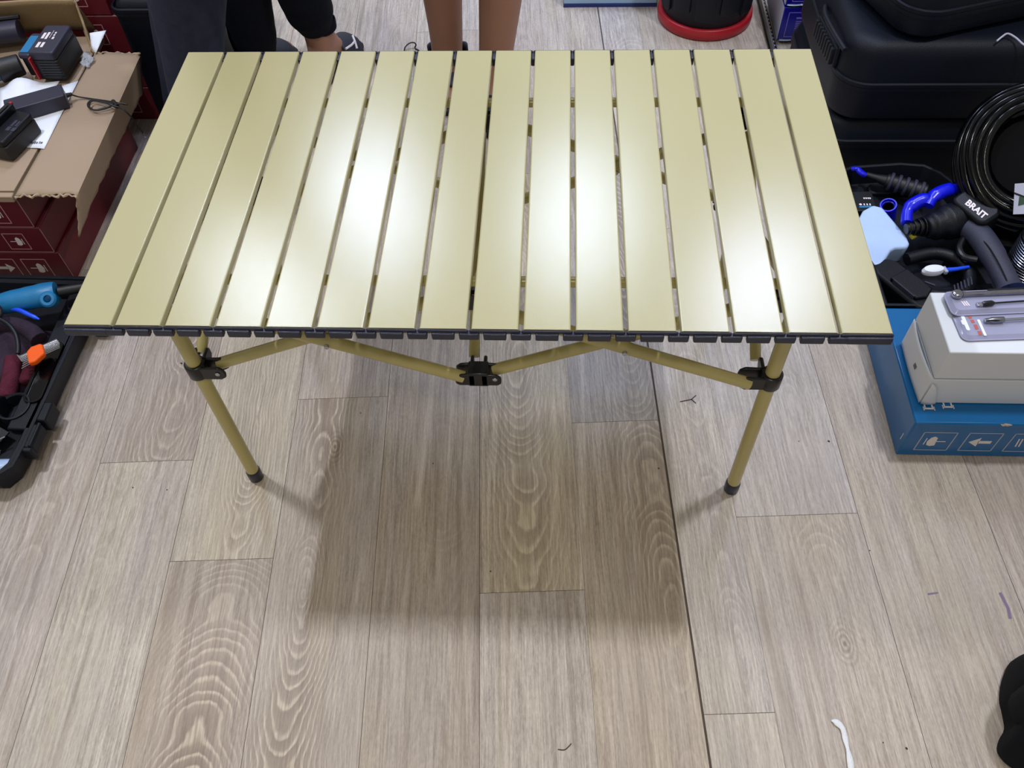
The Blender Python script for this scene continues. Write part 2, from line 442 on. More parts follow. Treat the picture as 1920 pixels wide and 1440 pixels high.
# ------------------------------------------------------------------ folding roll-top table
H, D, WID, NS = 0.649, 0.6746, 1.17, 16
P = WID / NS
tb = thing('folding_table', 'cream slatted roll-top folding camping table on olive tube legs', 'table', (0, 0.337, 0))
for i in range(NS):
    cx = -WID / 2 + (i + 0.5) * P
    hw = 0.0331 if 0 < i < NS - 1 else 0.0345
    if i == 0: cx -= 0.0005
    a = math.radians([0.05, -0.1, 0.15, 0.0, 0.25, -0.1, 0.1, -0.15, 0.1, 0.0, 0.2, -0.35, 0.1, 0.3, -0.1, 0.05][i])
    # folded sheet: flat top, rolled edges, short flanges
    prof = [(-hw, -0.0115), (-hw, -0.0022), (-hw + 0.0007, -0.0007), (-hw + 0.0022, 0), (hw - 0.0022, 0), (hw - 0.0007, -0.0007), (hw, -0.0022), (hw, -0.0115)]
    def pr(y): return [(cx + x * math.cos(a) + z * math.sin(a), y, H + z * math.cos(a) - x * math.sin(a)) for x, z in prof]
    MB().loops([pr(0.0), pr(0.002), pr(D - 0.002), pr(D)]).build('slat', M['slat'], tb, angle=0.25)
for side in (0, 1):
    s = -1 if side == 0 else 1
    y0 = 0.0 if side == 0 else D
    for i in range(NS):
        cx = -WID / 2 + (i + 0.5) * P
        mb = MB()
        mb.box((cx, y0 + s * 0.0016, H - 0.0040), (P - 0.0016, 0.0040, 0.0065))
        wide = 0.062 if i in (0, NS - 1) else 0.0325
        off = (-0.004 if i == 0 else 0.004 if i == NS - 1 else 0)
        mb.box((cx + off, y0 + s * 0.0030, H - 0.0105), (wide, 0.0100, 0.0125))
        mb.build('end_cap', M['cap'], tb, bevel=0.0032)
        if i < NS - 1:
            jx = cx + P / 2
            lk = MB().box((jx, y0 + s * 0.0026, H - 0.0110), (0.0285, 0.010, 0.0120))
            if side: lk.box((jx, y0 - s * 0.009, H - 0.013), (0.0075, 0.020, 0.016))
            lk.build('link', M['cap'], tb, bevel=0.0022)

LEG = {(-1, 0): V(-0.509, 0.122), (1, 0): V(0.489, 0.116), (-1, 1): V(-0.509, 0.560), (1, 1): V(0.489, 0.556)}
MID = {0: V(-0.010, 0.118), 1: V(-0.010, 0.558)}
ZL, ZU = 0.386, 0.574
for (sx, sy), p in LEG.items():
    lg = MB().tube([(p.x, p.y, 0.012), (p.x, p.y, H - 0.016)], 0.0128, 20).build('leg', M['olive'], tb, angle=1.0)
    MB().lathe([(0.0128, 0), (0.0148, 0.003), (0.0150, 0.030), (0.0138, 0.034)], (p.x, p.y, 0), n=20).build('foot_cap', M['cap'], lg)
for z, nm in ((ZL, 'hub'), (ZU + 0.012, 'upper_hub')):
    for (sx, sy), p in LEG.items():
        ix = -sx
        fy = 1 if sy == 0 else -1
        mb = MB()
        mb.lathe([(0.0172, -0.017), (0.0184, -0.014), (0.0184, 0.014), (0.0172, 0.017)], (p.x, p.y, z), n=24)
        # one ear along the long side, one across the table, each a pair of cheeks round the tube end
        for cheek in (-0.0105, 0.0105):
            mb.prism([(0, -0.016), (0.036, -0.016), (0.045, -0.010), (0.047, 0.0), (0.045, 0.010), (0.036, 0.016), (0, 0.014)], -0.003, 0.003,
                     frame((p.x + ix * 0.008, p.y + cheek, z), (ix, 0, 0), (0, 0, 1)))
            mb.prism([(0, -0.014), (0.020, -0.013), (0.027, -0.006), (0.027, 0.008), (0.022, 0.013), (0, 0.014)], -0.003, 0.003,
                     frame((p.x + ix * 0.004 + cheek, p.y + fy * 0.010, z + 0.004), (0, fy, 0), (0, 0, 1)))
        h = mb.build(nm, M['clamp'], tb, bevel=0.0022)
        MB().ball((p.x + ix * 0.041, p.y - 0.0145 if sy == 0 else p.y + 0.0145, z + 0.001), (0.0045, 0.002, 0.0045)).build('rivet', M['steel'], h)
    for sy, p in MID.items():
        fy = 1 if sy == 0 else -1
        mb = MB()
        mb.box((p.x, p.y, z), (0.036, 0.030, 0.036))
        for ix in (-1, 1):
            for cheek in (-0.012, 0.012):
                mb.prism([(0, -0.016), (0.030, -0.016), (0.036, -0.010), (0.036, 0.006), (0.028, 0.013), (0, 0.016)], -0.003, 0.003, frame((p.x + ix * 0.004, p.y + cheek, z), (ix, 0, 0), (0, 0, 1)))
        for cheek in (-0.0115, 0.0115):
            mb.prism([(0, -0.014), (0.020, -0.013), (0.026, 0.008), (0.020, 0.014), (0, 0.014)], -0.003, 0.003, frame((p.x + cheek, p.y + fy * 0.006, z + 0.004), (0, fy, 0), (0, 0, 1)))
        h = mb.build(nm, M['clamp'], tb, bevel=0.003)
        MB().ball((p.x + 0.029, p.y - fy * 0.0152, z + 0.003), (0.0045, 0.002, 0.0045)).build('rivet', M['steel'], h)
def brace(a, b, r=0.0108):
    return MB().tube([a, b], r, 16).build('brace', M['olive'], tb, angle=1.0)
for sy in (0, 1):
    m = MID[sy]
    for sx in (-1, 1):
        p = LEG[(sx, sy)]
        yy = p.y; fy = -1 if sy == 0 else 1
        xa, xb = (p.x + 0.038, m.x - 0.026) if sx < 0 else (m.x + 0.026, p.x - 0.038)
        b1 = brace((xb, yy + fy * 0.011, ZL), (xa, yy + fy * 0.011, ZU))        # climbs to the left, in front
        b2 = brace((xa, yy - fy * 0.011, ZL), (xb, yy - fy * 0.011, ZU))
        cxm = (xa + xb) / 2
        MB().lathe([(0.0040, -0.026), (0.0040, 0.026)], (cxm, yy, (ZL + ZU) / 2), axis=(0, 1, 0), n=10).build('pivot_bolt', M['steel'], b1)
    for z in (H - 0.030,):
        MB().tube([(LEG[(-1, sy)].x + 0.01, m.y, z), (LEG[(1, sy)].x - 0.01, m.y, z)], 0.0085, 12).build('rail', M['olive'], tb)
for x in (LEG[(-1, 0)].x + 0.012, MID[0].x, LEG[(1, 0)].x - 0.012):
    for d, (y0, y1) in ((-1, (LEG[(-1, 0)].y + 0.030, LEG[(-1, 1)].y - 0.030)), (1, (LEG[(-1, 1)].y - 0.030, LEG[(-1, 0)].y + 0.030))):
        brace((x + d * 0.0098, y0, ZL + 0.004), (x + d * 0.0098, y1, ZU), 0.0095)

# ------------------------------------------------------------------ cartons
def carton(name, label, x0, x1, y0, y1, z0, z1, m, group=None, bevel=0.002):
    t = thing(name, label, 'box', ((x0 + x1) / 2, (y0 + y1) / 2, z0), group)
    MB().box(((x0 + x1) / 2, (y0 + y1) / 2, (z0 + z1) / 2), (x1 - x0, y1 - y0, z1 - z0)).build('carton_body', m, t, bevel=bevel)
    return t
def icon_square(t, o, ux, uy, s, m, kind, mi, flip=1):
    """shipping pictogram: outlined square with glass, arrow or stacking mark; o = centre, ux / uy unit axes on the face"""
    F = frame(o, ux, uy)
    k = 0.035 * s
    mb = MB(); h = s / 2
    for a in ((0, h, s, k), (0, -h, s, k), (-h, 0, k, s), (h, 0, k, s)):
        mb.prism([(a[0] - a[2] / 2, a[1] - a[3] / 2), (a[0] + a[2] / 2, a[1] - a[3] / 2), (a[0] + a[2] / 2, a[1] + a[3] / 2), (a[0] - a[2] / 2, a[1] + a[3] / 2)], 0, 0.0004, F)
    mb.build('icon_frame', m, t, smooth=False)
    mb = MB()
    def pg(pts): mb.prism([(x * s * flip, y * s) for x, y in (pts if flip > 0 else pts[::-1])], 0, 0.0006, F)
    if kind == 'arrow':
        pg([(-0.32, -0.07), (0.08, -0.07), (0.08, 0.07), (-0.32, 0.07)]); pg([(0.06, -0.24), (0.36, 0.0), (0.06, 0.24)])
    elif kind == 'glass':
        pg([(-0.04, -0.22), (0.10, -0.26), (0.22, -0.20), (0.26, 0.0), (0.20, 0.20), (0.10, 0.28), (0.0, 0.20)])
        pg([(-0.30, -0.015), (0.0, -0.015), (0.0, 0.015), (-0.30, 0.015)])
        pg([(0.30, -0.18), (0.33, -0.18), (0.33, 0.18), (0.30, 0.18)])
    else:
        for k2 in range(12):
            a0, a1 = 2 * math.pi * k2 / 12, 2 * math.pi * (k2 + 1) / 12
            pg([(-0.12 + 0.10 * math.cos(a0), 0.13 * math.sin(a0)), (-0.12 + 0.15 * math.cos(a0), 0.18 * math.sin(a0)), (-0.12 + 0.15 * math.cos(a1), 0.18 * math.sin(a1)), (-0.12 + 0.10 * math.cos(a1), 0.13 * math.sin(a1))])
        pg([(-0.27, 0.10), (-0.33, 0.02), (-0.30, -0.10), (-0.26, -0.05)])
        for dx in (0.10, 0.20): pg([(dx, -0.22), (dx + 0.04, -0.22), (dx + 0.10, 0.22), (dx + 0.06, 0.22)])
    mb.build('icon_mark', mi, t, smooth=False)

# left: stack of maroon cartons
GM = 'maroon tool cartons in the stacks on the left'
zs = [(0.0, 0.100), (0.101, 0.183), (0.184, 0.278)]
labs = ['maroon carton with white pictograms on the floor, bottom of the near left stack',
        'maroon carton with white pictograms, middle of the near left stack',
        'maroon carton with one pictogram showing, directly under the torn brown carton']
for (z0, z1), lb, dx in zip(zs, labs, (0, -0.008, -0.018)):
    t = carton('maroon_carton', lb, -1.62 + dx, -1.101 + dx, 0.685, 1.215, z0, z1, M['maroon'], GM, bevel=0.003)
    hh = (z1 - z0)
    for j, kd in enumerate(('glass', 'arrow', 'stack')):
        icon_square(t, (-1.101 + dx - 0.078 - j * 0.082, 0.6848, (z0 + z1) / 2 - 0.004), (1, 0, 0), (0, 0, 1), hh * 0.62, M['pink_print'], kd, M['print'])
    mb = MB()
    mb.tube([(-1.101 + dx, 0.6845, z0 + 0.003), (-1.101 + dx, 0.6845, z1 - 0.003)], 0.0010, 6)
    mb.tube([(-1.62 + dx, 0.6845, z0 + 0.002), (-1.103 + dx, 0.6845, z0 + 0.002)], 0.0009, 6)
    mb.build('scuffed_edge', M['maroon_edge'], t)
zs = [(0.0, 0.110), (0.111, 0.221), (0.222, 0.332), (0.333, 0.443)]
labs = ['maroon carton on the floor, bottom of the far left stack behind the torn carton', 'maroon carton second from the floor in the far left stack',
        'maroon carton third from the floor in the far left stack', 'maroon carton on top of the far left stack with a glass pictogram']
for n, ((z0, z1), lb, dx) in enumerate(zip(zs, labs, (0.012, 0.012, 0.008, -0.006))):
    t = carton('maroon_carton', lb, -1.62, -1.075 + dx, 1.345, 1.86, z0, z1, M['maroon'], GM, bevel=0.003)
    icon_square(t, (-1.075 + dx - 0.085, 1.3448, (z0 + z1) / 2), (1, 0, 0), (0, 0, 1), 0.058, M['pink_print'], 'glass', M['print'])

# the torn brown carton with everything that lies on it
ct = thing('torn_carton', 'torn brown corrugated carton lying open on the maroon stack', 'box', (-1.33, 0.97, 0.279))
zt = 0.298
MB().box((-1.36, 0.985, 0.2885), (0.50, 0.64, 0.017)).build('carton_tray', M['kraft'], ct, bevel=0.002)
def rag(t, amp, seed):
    rr = random.Random(seed + int(t * 40)); return amp * (rr.random() - 0.5)
def flap_right(u, v):
    # u across (0 at the fold by the seam .. 1 at the crease .. 2 down), v along y
    y = 0.668 + 0.542 * v
    xr = -0.957 - 0.020 * v
    if v == 0: y += rag(u, 0.012, 3)
    if v == 1: y += rag(u, 0.010, 9)
    if u <= 0.62:
        k = u / 0.62
        return (-1.098 + (xr + 1.098) * k, y, zt + 0.004 + 0.003 * math.sin(k * 3.1) - 0.002 * (1 - v))
    k = (u - 0.62) / 0.38
    dz = 0.094 + 0.012 * v + (0.012 if v < 0.12 else 0.0) * (1 - v / 0.12 if v < 0.12 else 0)
    return (xr - 0.034 * k, y - (0.02 * k if v < 0.06 else 0), zt + 0.003 - dz * k + (rag(v, 0.006, 5) if u > 0.97 else 0))
MB().sheet(flap_right, 24, 30).build('side_flap', M['kraft'], ct, solid=0.0042, angle=0.5)
mb = MB()
rr = random.Random(4)
pts = [(-1.098 + 0.144 * k / 22, 0.664 + rr.uniform(-0.005, 0.004), zt + 0.003 + rr.uniform(-0.003, 0.003)) for k in range(23)]
mb.tube(pts, [rr.uniform(0.0015, 0.0042) for _ in pts], 7)
pts = [(-1.10 + 0.125 * k / 16, 1.212 + rr.uniform(-0.004, 0.006), zt + 0.005 + rr.uniform(-0.002, 0.004)) for k in range(17)]
mb.tube(pts, [rr.uniform(0.0015, 0.004) for _ in pts], 7)
mb.build('torn_edge', M['kraft_torn'], ct)
MB().box((-1.27, 0.83, zt + 0.002), (0.325, 0.30, 0.0042), rot=(0, 0, 0.0)).build('front_flap', M['kraft'], ct, bevel=0.001)
MB().sheet(lambda u, v: (-1.66 + 0.52 * u, 1.335 - 0.045 * v + 0.006 * math.sin(u * 9), zt + 0.108 * v), 18, 6).build('back_flap', M['kraft_dark'], ct, solid=0.006)
def corner(u, v):
    return (-1.143 + 0.030 * u + 0.034 * u * (1 - v) + 0.008 * math.sin(v * 8) * u, 1.29 - 0.085 * u + 0.02 * v, zt + 0.106 * (1 - 0.93 * u) * v + 0.004 * math.sin(u * 14))
MB().sheet(corner, 14, 6).build('corner_flap', M['kraft_dark'], ct, solid=0.005)

# paper sheets
pp = MB()
def sheet_a(u, v):
    a, b, c, d = V(*(-1.2612, 1.0013, 0.3060)), V(*(-1.1386, 0.8292, 0.3050)), V(*(-1.0884, 0.8234, 0.3050)), V(*(-1.0992, 1.0907, 0.3050))
    p = (a.lerp(d, u)).lerp(b.lerp(c, u), v)
    p.z += 0.0006 * math.sin(u * 7 + v * 3)
    return p
def sheet_b(u, v):
    a, b, c, d = V(*(-1.2890, 1.0566, 0.3090)), V(*(-1.2275, 0.9028, 0.3070)), V(*(-1.1510, 0.9823, 0.3070)), V(*(-1.1461, 1.0881, 0.3070))
    p = (a.lerp(d, u)).lerp(b.lerp(c, u), v); p.z += 0.022 * math.sin(min(1, u * 1.3) * math.pi) ** 2 * (1 - v) ** 1.5
    return p
o = MB().sheet(sheet_a, 8, 8).build('paper_sheet', M['paper'], None, solid=0.0006)
tag(o, 'flat white printed sheet under the black power adapter on brown carton', 'paper')
p0 = V(*(-1.1179, 0.8439, 0.3058))
mb = MB()
for k, (dx, wd) in enumerate(((-0.018, 0.004), (-0.0125, 0.004), (-0.007, 0.005), (-0.001, 0.004), (0.0045, 0.0035), (0.0105, 0.0022), (0.0155, 0.005))):
    mb.box((p0.x + dx, p0.y + 0.001 * (k % 2), p0.z + 0.0004), (wd, 0.0065 + 0.002 * ((k * 3) % 2), 0.0005))
mb.build('printed_line', M['ink'], o)
o = MB().sheet(sheet_b, 14, 8).build('paper_sheet', M['paper'], None, solid=0.0006)
tag(o, 'buckled white leaflet between the blue battery and the black power adapter', 'paper')
p0 = V(*(-1.2365, 1.0411, 0.3180)); mb = MB()
for dx, dy, sx_, sy_ in ((0, 0, 0.012, 0.001), (0, 0.014, 0.012, 0.001), (-0.006, 0.007, 0.001, 0.015), (0.006, 0.007, 0.001, 0.015), (0, 0.005, 0.006, 0.001), (0.001, 0.009, 0.006, 0.001)):
    mb.box((p0.x + dx, p0.y + dy, p0.z + 0.003), (sx_, sy_, 0.0006))
mb.build('printed_mark', M['ink'], o)
o = MB().sheet(lambda u, v: V(*(-1.1138, 1.2582, 0.3350)).lerp(V(*(-1.0731, 1.2702, 0.3350)), u).lerp(V(*(-1.1076, 1.2244, 0.3100)).lerp(V(*(-1.0914, 1.2080, 0.3080)), u), v), 4, 4).build('paper_sheet', M['paper'], None, solid=0.0008)
tag(o, 'small white paper corner tucked behind the torn carton corner flap', 'paper')
# crumpled clear wrap next to the battery
rr = random.Random(12)
def wrap(u, v):
    p = V(*(-1.1133, 1.1972, 0.3150)).lerp(V(*(-1.0807, 1.1775, 0.3090)), u).lerp(V(*(-1.1124, 1.1541, 0.3090)).lerp(V(*(-1.0906, 1.1445, 0.3060)), u), v)
    return p + V(rr.uniform(-.004, .004), rr.uniform(-.004, .004), rr.uniform(0, .008))
o = MB().sheet(wrap, 7, 7).build('plastic_wrap', M['clear'], None, solid=0.0006)
tag(o, 'crumpled clear plastic wrap beside the blue-labelled battery', 'wrap')

# power adapter and its lead
ad = thing('power_adapter', 'long black power adapter brick on white paper', 'adapter', (-1.15, 0.985, 0.3065))
A0, A1, A2 = V(*(-1.2259, 0.9614, 0.3420)), V(*(-1.1041, 1.0255, 0.3420)), V(*(-1.0605, 0.9713, 0.3420))
ux = (A1 - A0).normalized(); uy = V(-ux.y, ux.x, 0)
L_ = (A1 - A0).length; Wd = 0.054
c = A0 + ux * L_ / 2 - uy * Wd / 2; c.z = 0.3065 + 0.0178
MB().box(c, (L_, Wd, 0.0352), rot=(0, 0, math.atan2(ux.y, ux.x))).build('adapter_body', M['battery'], ad, bevel=0.0025)
e = c + ux * (L_ / 2 + 0.002)
MB().tube([e, e + ux * 0.014], [0.006, 0.004], 10).build('strain_relief', M['clamp'], ad)
lead = [e + ux * 0.01, V(*(-1.0650, 1.0138, 0.3120)), V(*(-1.0165, 1.0070, 0.3090)), V(*(-0.9876, 1.0011, 0.3085)), V(*(-0.9473, 0.9895, 0.3090)), V(*(-0.9385, 0.9874, 0.3090)),
        V(*(-0.9540, 0.9861, 0.3130)), V(*(-0.9822, 0.9706, 0.3135)), V(*(-1.0082, 0.9601, 0.3135)), V(*(-1.0278, 0.9708, 0.3135)), V(*(-1.0350, 0.9878, 0.3135)), V(*(-1.0254, 0.9979, 0.3155)), V(*(-0.9920, 0.9878, 0.3165)), V(*(-0.9686, 0.9805, 0.3155)),
        V(*(-0.9778, 0.9615, 0.3170)), V(*(-1.0016, 0.9532, 0.3170)), V(*(-1.0199, 0.9638, 0.3170)), V(*(-1.0270, 0.9808, 0.3170)), V(*(-1.0185, 0.9893, 0.3185)), V(*(-0.9888, 0.9807, 0.3185)), V(*(-0.9622, 0.9727, 0.3150)),
        V(*(-0.9473, 0.9725, 0.3090)), V(*(-0.9361, 0.9679, 0.3000)), V(*(-0.9303, 0.9691, 0.2820)), V(*(-0.9288, 0.9734, 0.2550)), V(*(-0.9290, 0.9852, 0.2250))]
def smooth_path(pts, k=4):
    pts = [Vector(p) for p in pts]; out = []
    for i in range(len(pts) - 1):
        p0, p1, p2, p3 = pts[max(i - 1, 0)], pts[i], pts[i + 1], pts[min(i + 2, len(pts) - 1)]
        for j in range(k):
            t = j / k
            out.append(0.5 * ((2 * p1) + (p2 - p0) * t + (2 * p0 - 5 * p1 + 4 * p2 - p3) * t * t + (3 * p1 - p0 - 3 * p2 + p3) * t ** 3))
    return out + [pts[-1]]
MB().tube(smooth_path(lead), 0.0019, 8).build('lead', M['battery_side'], ad)
MB().tube([V(*(-0.9755, 0.9969, 0.3115)), V(*(-0.9579, 0.9754, 0.3115))], 0.0055, 10).build('twist_tie', M['clamp'], ad)
q = V(*(-0.9290, 0.9852, 0.2250)); MB().tube([q, q + V(0.006, -0.010, -0.004)], [0.003, 0.0022], 8).build('plug_tip', M['steel'], ad)

# batteries and cordless tool heads on the carton
def battery(name, label, F, sx, sy, sz, label_m, window=True, marks=True):
    """slide battery: F = matrix of its base centre; x along the rails, z up"""
    t = thing(name, label, 'battery', F.translation)
    def rr2(w, d, z0, z1, dx=0.0, inset=0.0, r=0.008): return MB().prism([(x + dx, y) for x, y in rrect(w, d, r)], z0, z1, F, inset=inset)
    rr2(sx, sy, 0.0, sz * 0.70).build('shell', M['battery_side'], t, bevel=0.003)
    rr2(sx * 0.99, sy * 0.96, sz * 0.70, sz, inset=0.0).build('top_plate', label_m, t, bevel=0.004)
    for k in (-1, 1):
        MB().prism([(-sx * 0.45, k * sy * 0.30 - 0.004), (sx * 0.30, k * sy * 0.30 - 0.004), (sx * 0.30, k * sy * 0.30 + 0.004), (-sx * 0.45, k * sy * 0.30 + 0.004)], -0.004, 0.0, F).build('rail', M['battery_side'], t)
    if marks:
        mb = MB()
        for (x, y, w_, h_) in ((0.10, 0.26, 0.20, 0.10), (0.10, 0.12, 0.24, 0.09), (-0.22, 0.24, 0.18, 0.11), (-0.22, 0.08, 0.17, 0.10), (0.20, -0.12, 0.06, 0.06), (0.12, -0.12, 0.05, 0.06), (0.02, -0.14, 0.08, 0.08), (0.15, 0.0, 0.26, 0.015)):
            mb.prism([((x - w_ / 2) * sx, (y - h_ / 2) * sy), ((x + w_ / 2) * sx, (y - h_ / 2) * sy), ((x + w_ / 2) * sx, (y + h_ / 2) * sy), ((x - w_ / 2) * sx, (y + h_ / 2) * sy)], sz, sz + 0.0005, F)
        mb.build('rating_print', M['print'], t, smooth=False)
    return t
F = frame((-1.160, 1.152, 0.3095), (0.02, 1.0, 0), (-1, 0.02, 0))
bt = battery('battery_pack', 'black battery pack with white print and blue foot plate on white leaflet', F, 0.125, 0.070, 0.076, M['battery'])
MB().prism(rrect(0.098, 0.034, 0.008), 0.0, 0.012, F @ Matrix.Translation((-0.002, 0.054, 0.050))).build('latch_plate', M['battery'], bt, bevel=0.003)
MB().prism(rrect(0.072, 0.022, 0.003), 0.012, 0.0135, F @ Matrix.Translation((-0.004, 0.056, 0.050))).build('blue_sticker', M['teal'], bt)
MB().prism(rrect(0.088, 0.030, 0.008), 0.0, 0.050, F @ Matrix.Translation((-0.002, 0.054, 0.0))).build('socket', M['battery_side'], bt, bevel=0.003)
MB().prism(rrect(0.013, 0.004, 0.0015), 0.002, 0.060, F @ Matrix.Translation((-0.066, 0.030, 0.004))).build('release_button', M['red'], bt)
mb = MB()
for k in range(6): mb.box(F @ V(-0.0630, -0.008, 0.010 + k * 0.007), (0.048, 0.002, 0.0022))
mb.build('vent_rib', M['clamp'], bt)

F = frame((-1.158, 0.838, 0.3075), (0.26, 1.0, 0.0), (-1, 0.26, 0.0))
b2 = battery('battery_pack', 'slim black battery pack standing at the carton front near the adapter', F, 0.115, 0.062, 0.052, M['dark_tool'], marks=False)
mb = MB(); 
for (x, y, w_, h_) in ((-0.12, -0.2, 0.10, 0.16), (-0.12, -0.42, 0.09, 0.16), (0.18, -0.2, 0.16, 0.10), (0.18, -0.36, 0.13, 0.08)):
    mb.prism([((x - w_) * 0.115 * .6, (y - h_ / 2) * 0.062), ((x + w_) * 0.115 * .6, (y - h_ / 2) * 0.062), ((x + w_) * 0.115 * .6, (y + h_ / 2) * 0.062), ((x - w_) * 0.115 * .6, (y + h_ / 2) * 0.062)], 0.052, 0.0525, F)
mb.build('rating_print', M['grey_tool'], b2, smooth=False)
MB().prism(rrect(0.080, 0.020, 0.006), 0.050, 0.070, F @ Matrix.Translation((0.018, 0.022, 0))).build('slide_rail', M['dark_tool'], b2, bevel=0.003)
MB().prism(rrect(0.060, 0.008, 0.003), 0.070, 0.072, F @ Matrix.Translation((0.018, 0.022, 0))).build('contact_slot', M['clamp'], b2)
MB().box(F @ V(0.062, 0.030, 0.060), (0.008, 0.016, 0.008)).build('release_button', M['red'], b2, bevel=0.002)

t = thing('cordless_tool', 'teal and black cordless tool handle at the left edge on white leaflet', 'power tool', (-1.33, 1.10, 0.309))
MB().tube(smooth_path([(-1.46, 1.045, 0.345), (-1.38, 1.06, 0.345), (-1.315, 1.077, 0.343), (-1.285, 1.09, 0.342)]), [0.026] * 4 + [0.028] * 4 + [0.026] * 4 + [0.022], 16, flat=1.1).build('handle_shell', M['teal'], t)
MB().tube([(-1.290, 1.083, 0.338), (-1.240, 1.115, 0.338)], [0.030, 0.026], 14).build('rubber_end', M['battery_side'], t, bevel=0.004)
MB().tube([(-1.47, 1.220, 0.340), (-1.30, 1.262, 0.340)], 0.028, 16).build('black_barrel', M['battery'], t)
MB().tube([(-1.47, 1.246, 0.369), (-1.30, 1.286, 0.366)], 0.006, 8).build('barrel_ridge', M['battery_side'], t)

# ------------------------------------------------------------------ open black tool case on the floor at the left
tc = thing('tool_case', 'open black plastic tool case on the floor in front of the maroon stack', 'case', (-1.22, 0.36, 0))
ZR = 0.068
def outl(g=0.0):
    # outer outline, counter-clockwise; g shrinks it
    return [(-1.50, 0.062 + g), (-1.035, 0.062 + g), (-0.996 - g, 0.098 + g * .5), (-0.992 - g, 0.150), (-0.992 - g, 0.205), (-0.990 - g, 0.270), (-0.985 - g, 0.590), (-1.010 - g, 0.640 - g), (-1.50, 0.650 - g)]
mb = MB()
mb.loops([[(x, y, 0.0) for x, y in outl(0.022)], [(x, y, 0.018) for x, y in outl(0.012)], [(x, y, ZR - 0.012) for x, y in outl(0.004)], [(x, y, ZR) for x, y in outl(0.003)],
          [(x, y, ZR) for x, y in outl(0.012)], [(x, y, ZR - 0.006) for x, y in outl(0.013)], [(x, y, ZR - 0.006) for x, y in outl(0.024)], [(x, y, 0.016) for x, y in outl(0.034)]], cap1=True)
mb.build('case_shell', M['black_case'], tc, bevel=0.0015, angle=0.5)
# wide ledge along the right side, with the grip slot and the round recess
mb = MB()
mb.box((-1.030, 0.395, 0.057), (0.052, 0.40, 0.010))
mb.build('side_ledge', M['black_case'], tc, bevel=0.003)
slot = rrect(0.034, 0.165, 0.016)
Fs = Matrix.Translation((-1.029, 0.348, 0.0)) @ Matrix.Rotation(0.03, 4, 'Z')
mb = MB()
mb.loops([[Fs @ V(x * 1.28, y * 1.06, 0.0622) for x, y in slot], [Fs @ V(x * 1.24, y * 1.05, 0.0668) for x, y in slot], [Fs @ V(x, y, 0.0660) for x, y in slot], [Fs @ V(x * 0.95, y * 0.98, 0.0628) for x, y in slot]])
mb.build('grip_slot', M['black_gloss'], tc, angle=0.8)
mb = MB().lathe([(0.036, 0.034), (0.036, 0.0655), (0.0325, 0.0665), (0.030, 0.064), (0.028, 0.036)], (-1.062, 0.252, 0.0), n=28)
mb.build('round_recess', M['black_case'], tc, angle=0.6)
mb = MB()
mb.box((-0.992, 0.176, 0.052), (0.026, 0.060, 0.030)); mb.box((-0.988, 0.240, 0.045), (0.022, 0.050, 0.042)); mb.box((-0.990, 0.142, 0.05), (0.024, 0.012, 0.034))
mb.build('latch', M['black_case'], tc, bevel=0.004)
MB().tube([(-0.984, 0.148, 0.068), (-0.984, 0.206, 0.068)], 0.0035, 8).build('latch_pin', M['black_case'], tc)
MB().box((-0.968, 0.530, 0.035), (0.035, 0.07, 0.055)).build('hinge_block', M['black_case'], tc, bevel=0.004)

t = thing('power_tool', 'bright teal blue tool housing with an oval hole at the back of the open case', 'power tool', (-1.10, 0.545, 0.075))
mb = MB()
mb.tube(smooth_path([(-1.195, 0.515, 0.095), (-1.175, 0.520, 0.098), (-1.13, 0.530, 0.102), (-1.09, 0.540, 0.104), (-1.055, 0.552, 0.104)]), [0.014, 0.019, 0.023, 0.025, 0.026, 0.027, 0.028, 0.028, 0.028, 0.029, 0.029, 0.029, 0.030, 0.030, 0.029, 0.028, 0.026], 18, flat=0.9)
mb.build('housing', M['teal'], t, angle=0.8)
MB().lathe([(0.015, -0.012), (0.019, -0.008), (0.019, 0.008), (0.015, 0.012), (0.009, 0.012), (0.009, -0.012)], (-1.058, 0.521, 0.112), axis=(0.2, -0.5, 0.8), n=20, cap=False).build('hanging_eye', M['teal'], t)
MB().tube([(-1.05, 0.553, 0.104), (-0.985, 0.578, 0.098)], [0.013, 0.011], 12).build('cable_sleeve', M['battery_side'], t)

t = thing('looped_cable', 'grey rubber cable looped over the gloves in the open case', 'cord', (-1.16, 0.47, 0.08))
MB().tube(smooth_path([(-1.26, 0.52, 0.115), (-1.205, 0.500, 0.132), (-1.165, 0.488, 0.130), (-1.150, 0.470, 0.122), (-1.165, 0.455, 0.112), (-1.20, 0.445, 0.110), (-1.24, 0.45, 0.105)]), 0.0068, 10).build('loop', M['battery_side'], t)
MB().tube(smooth_path([(-1.22, 0.468, 0.116), (-1.17, 0.463, 0.118), (-1.13, 0.448, 0.112), (-1.105, 0.425, 0.104), (-1.092, 0.398, 0.096), (-1.088, 0.378, 0.090)]), 0.0052, 10).build('tail', M['dark_tool'], t)
o = MB().tube(smooth_path([(-1.165, 0.506, 0.098), (-1.13, 0.499, 0.100), (-1.10, 0.487, 0.097), (-1.075, 0.478, 0.092)]), [0.0055] * 8 + [0.005] * 3 + [0.003, 0.002], 10).build('cable_tie', M['bright_blue'])
tag(o, 'bright blue plastic strip under the teal tool housing in the open case', 'strip')

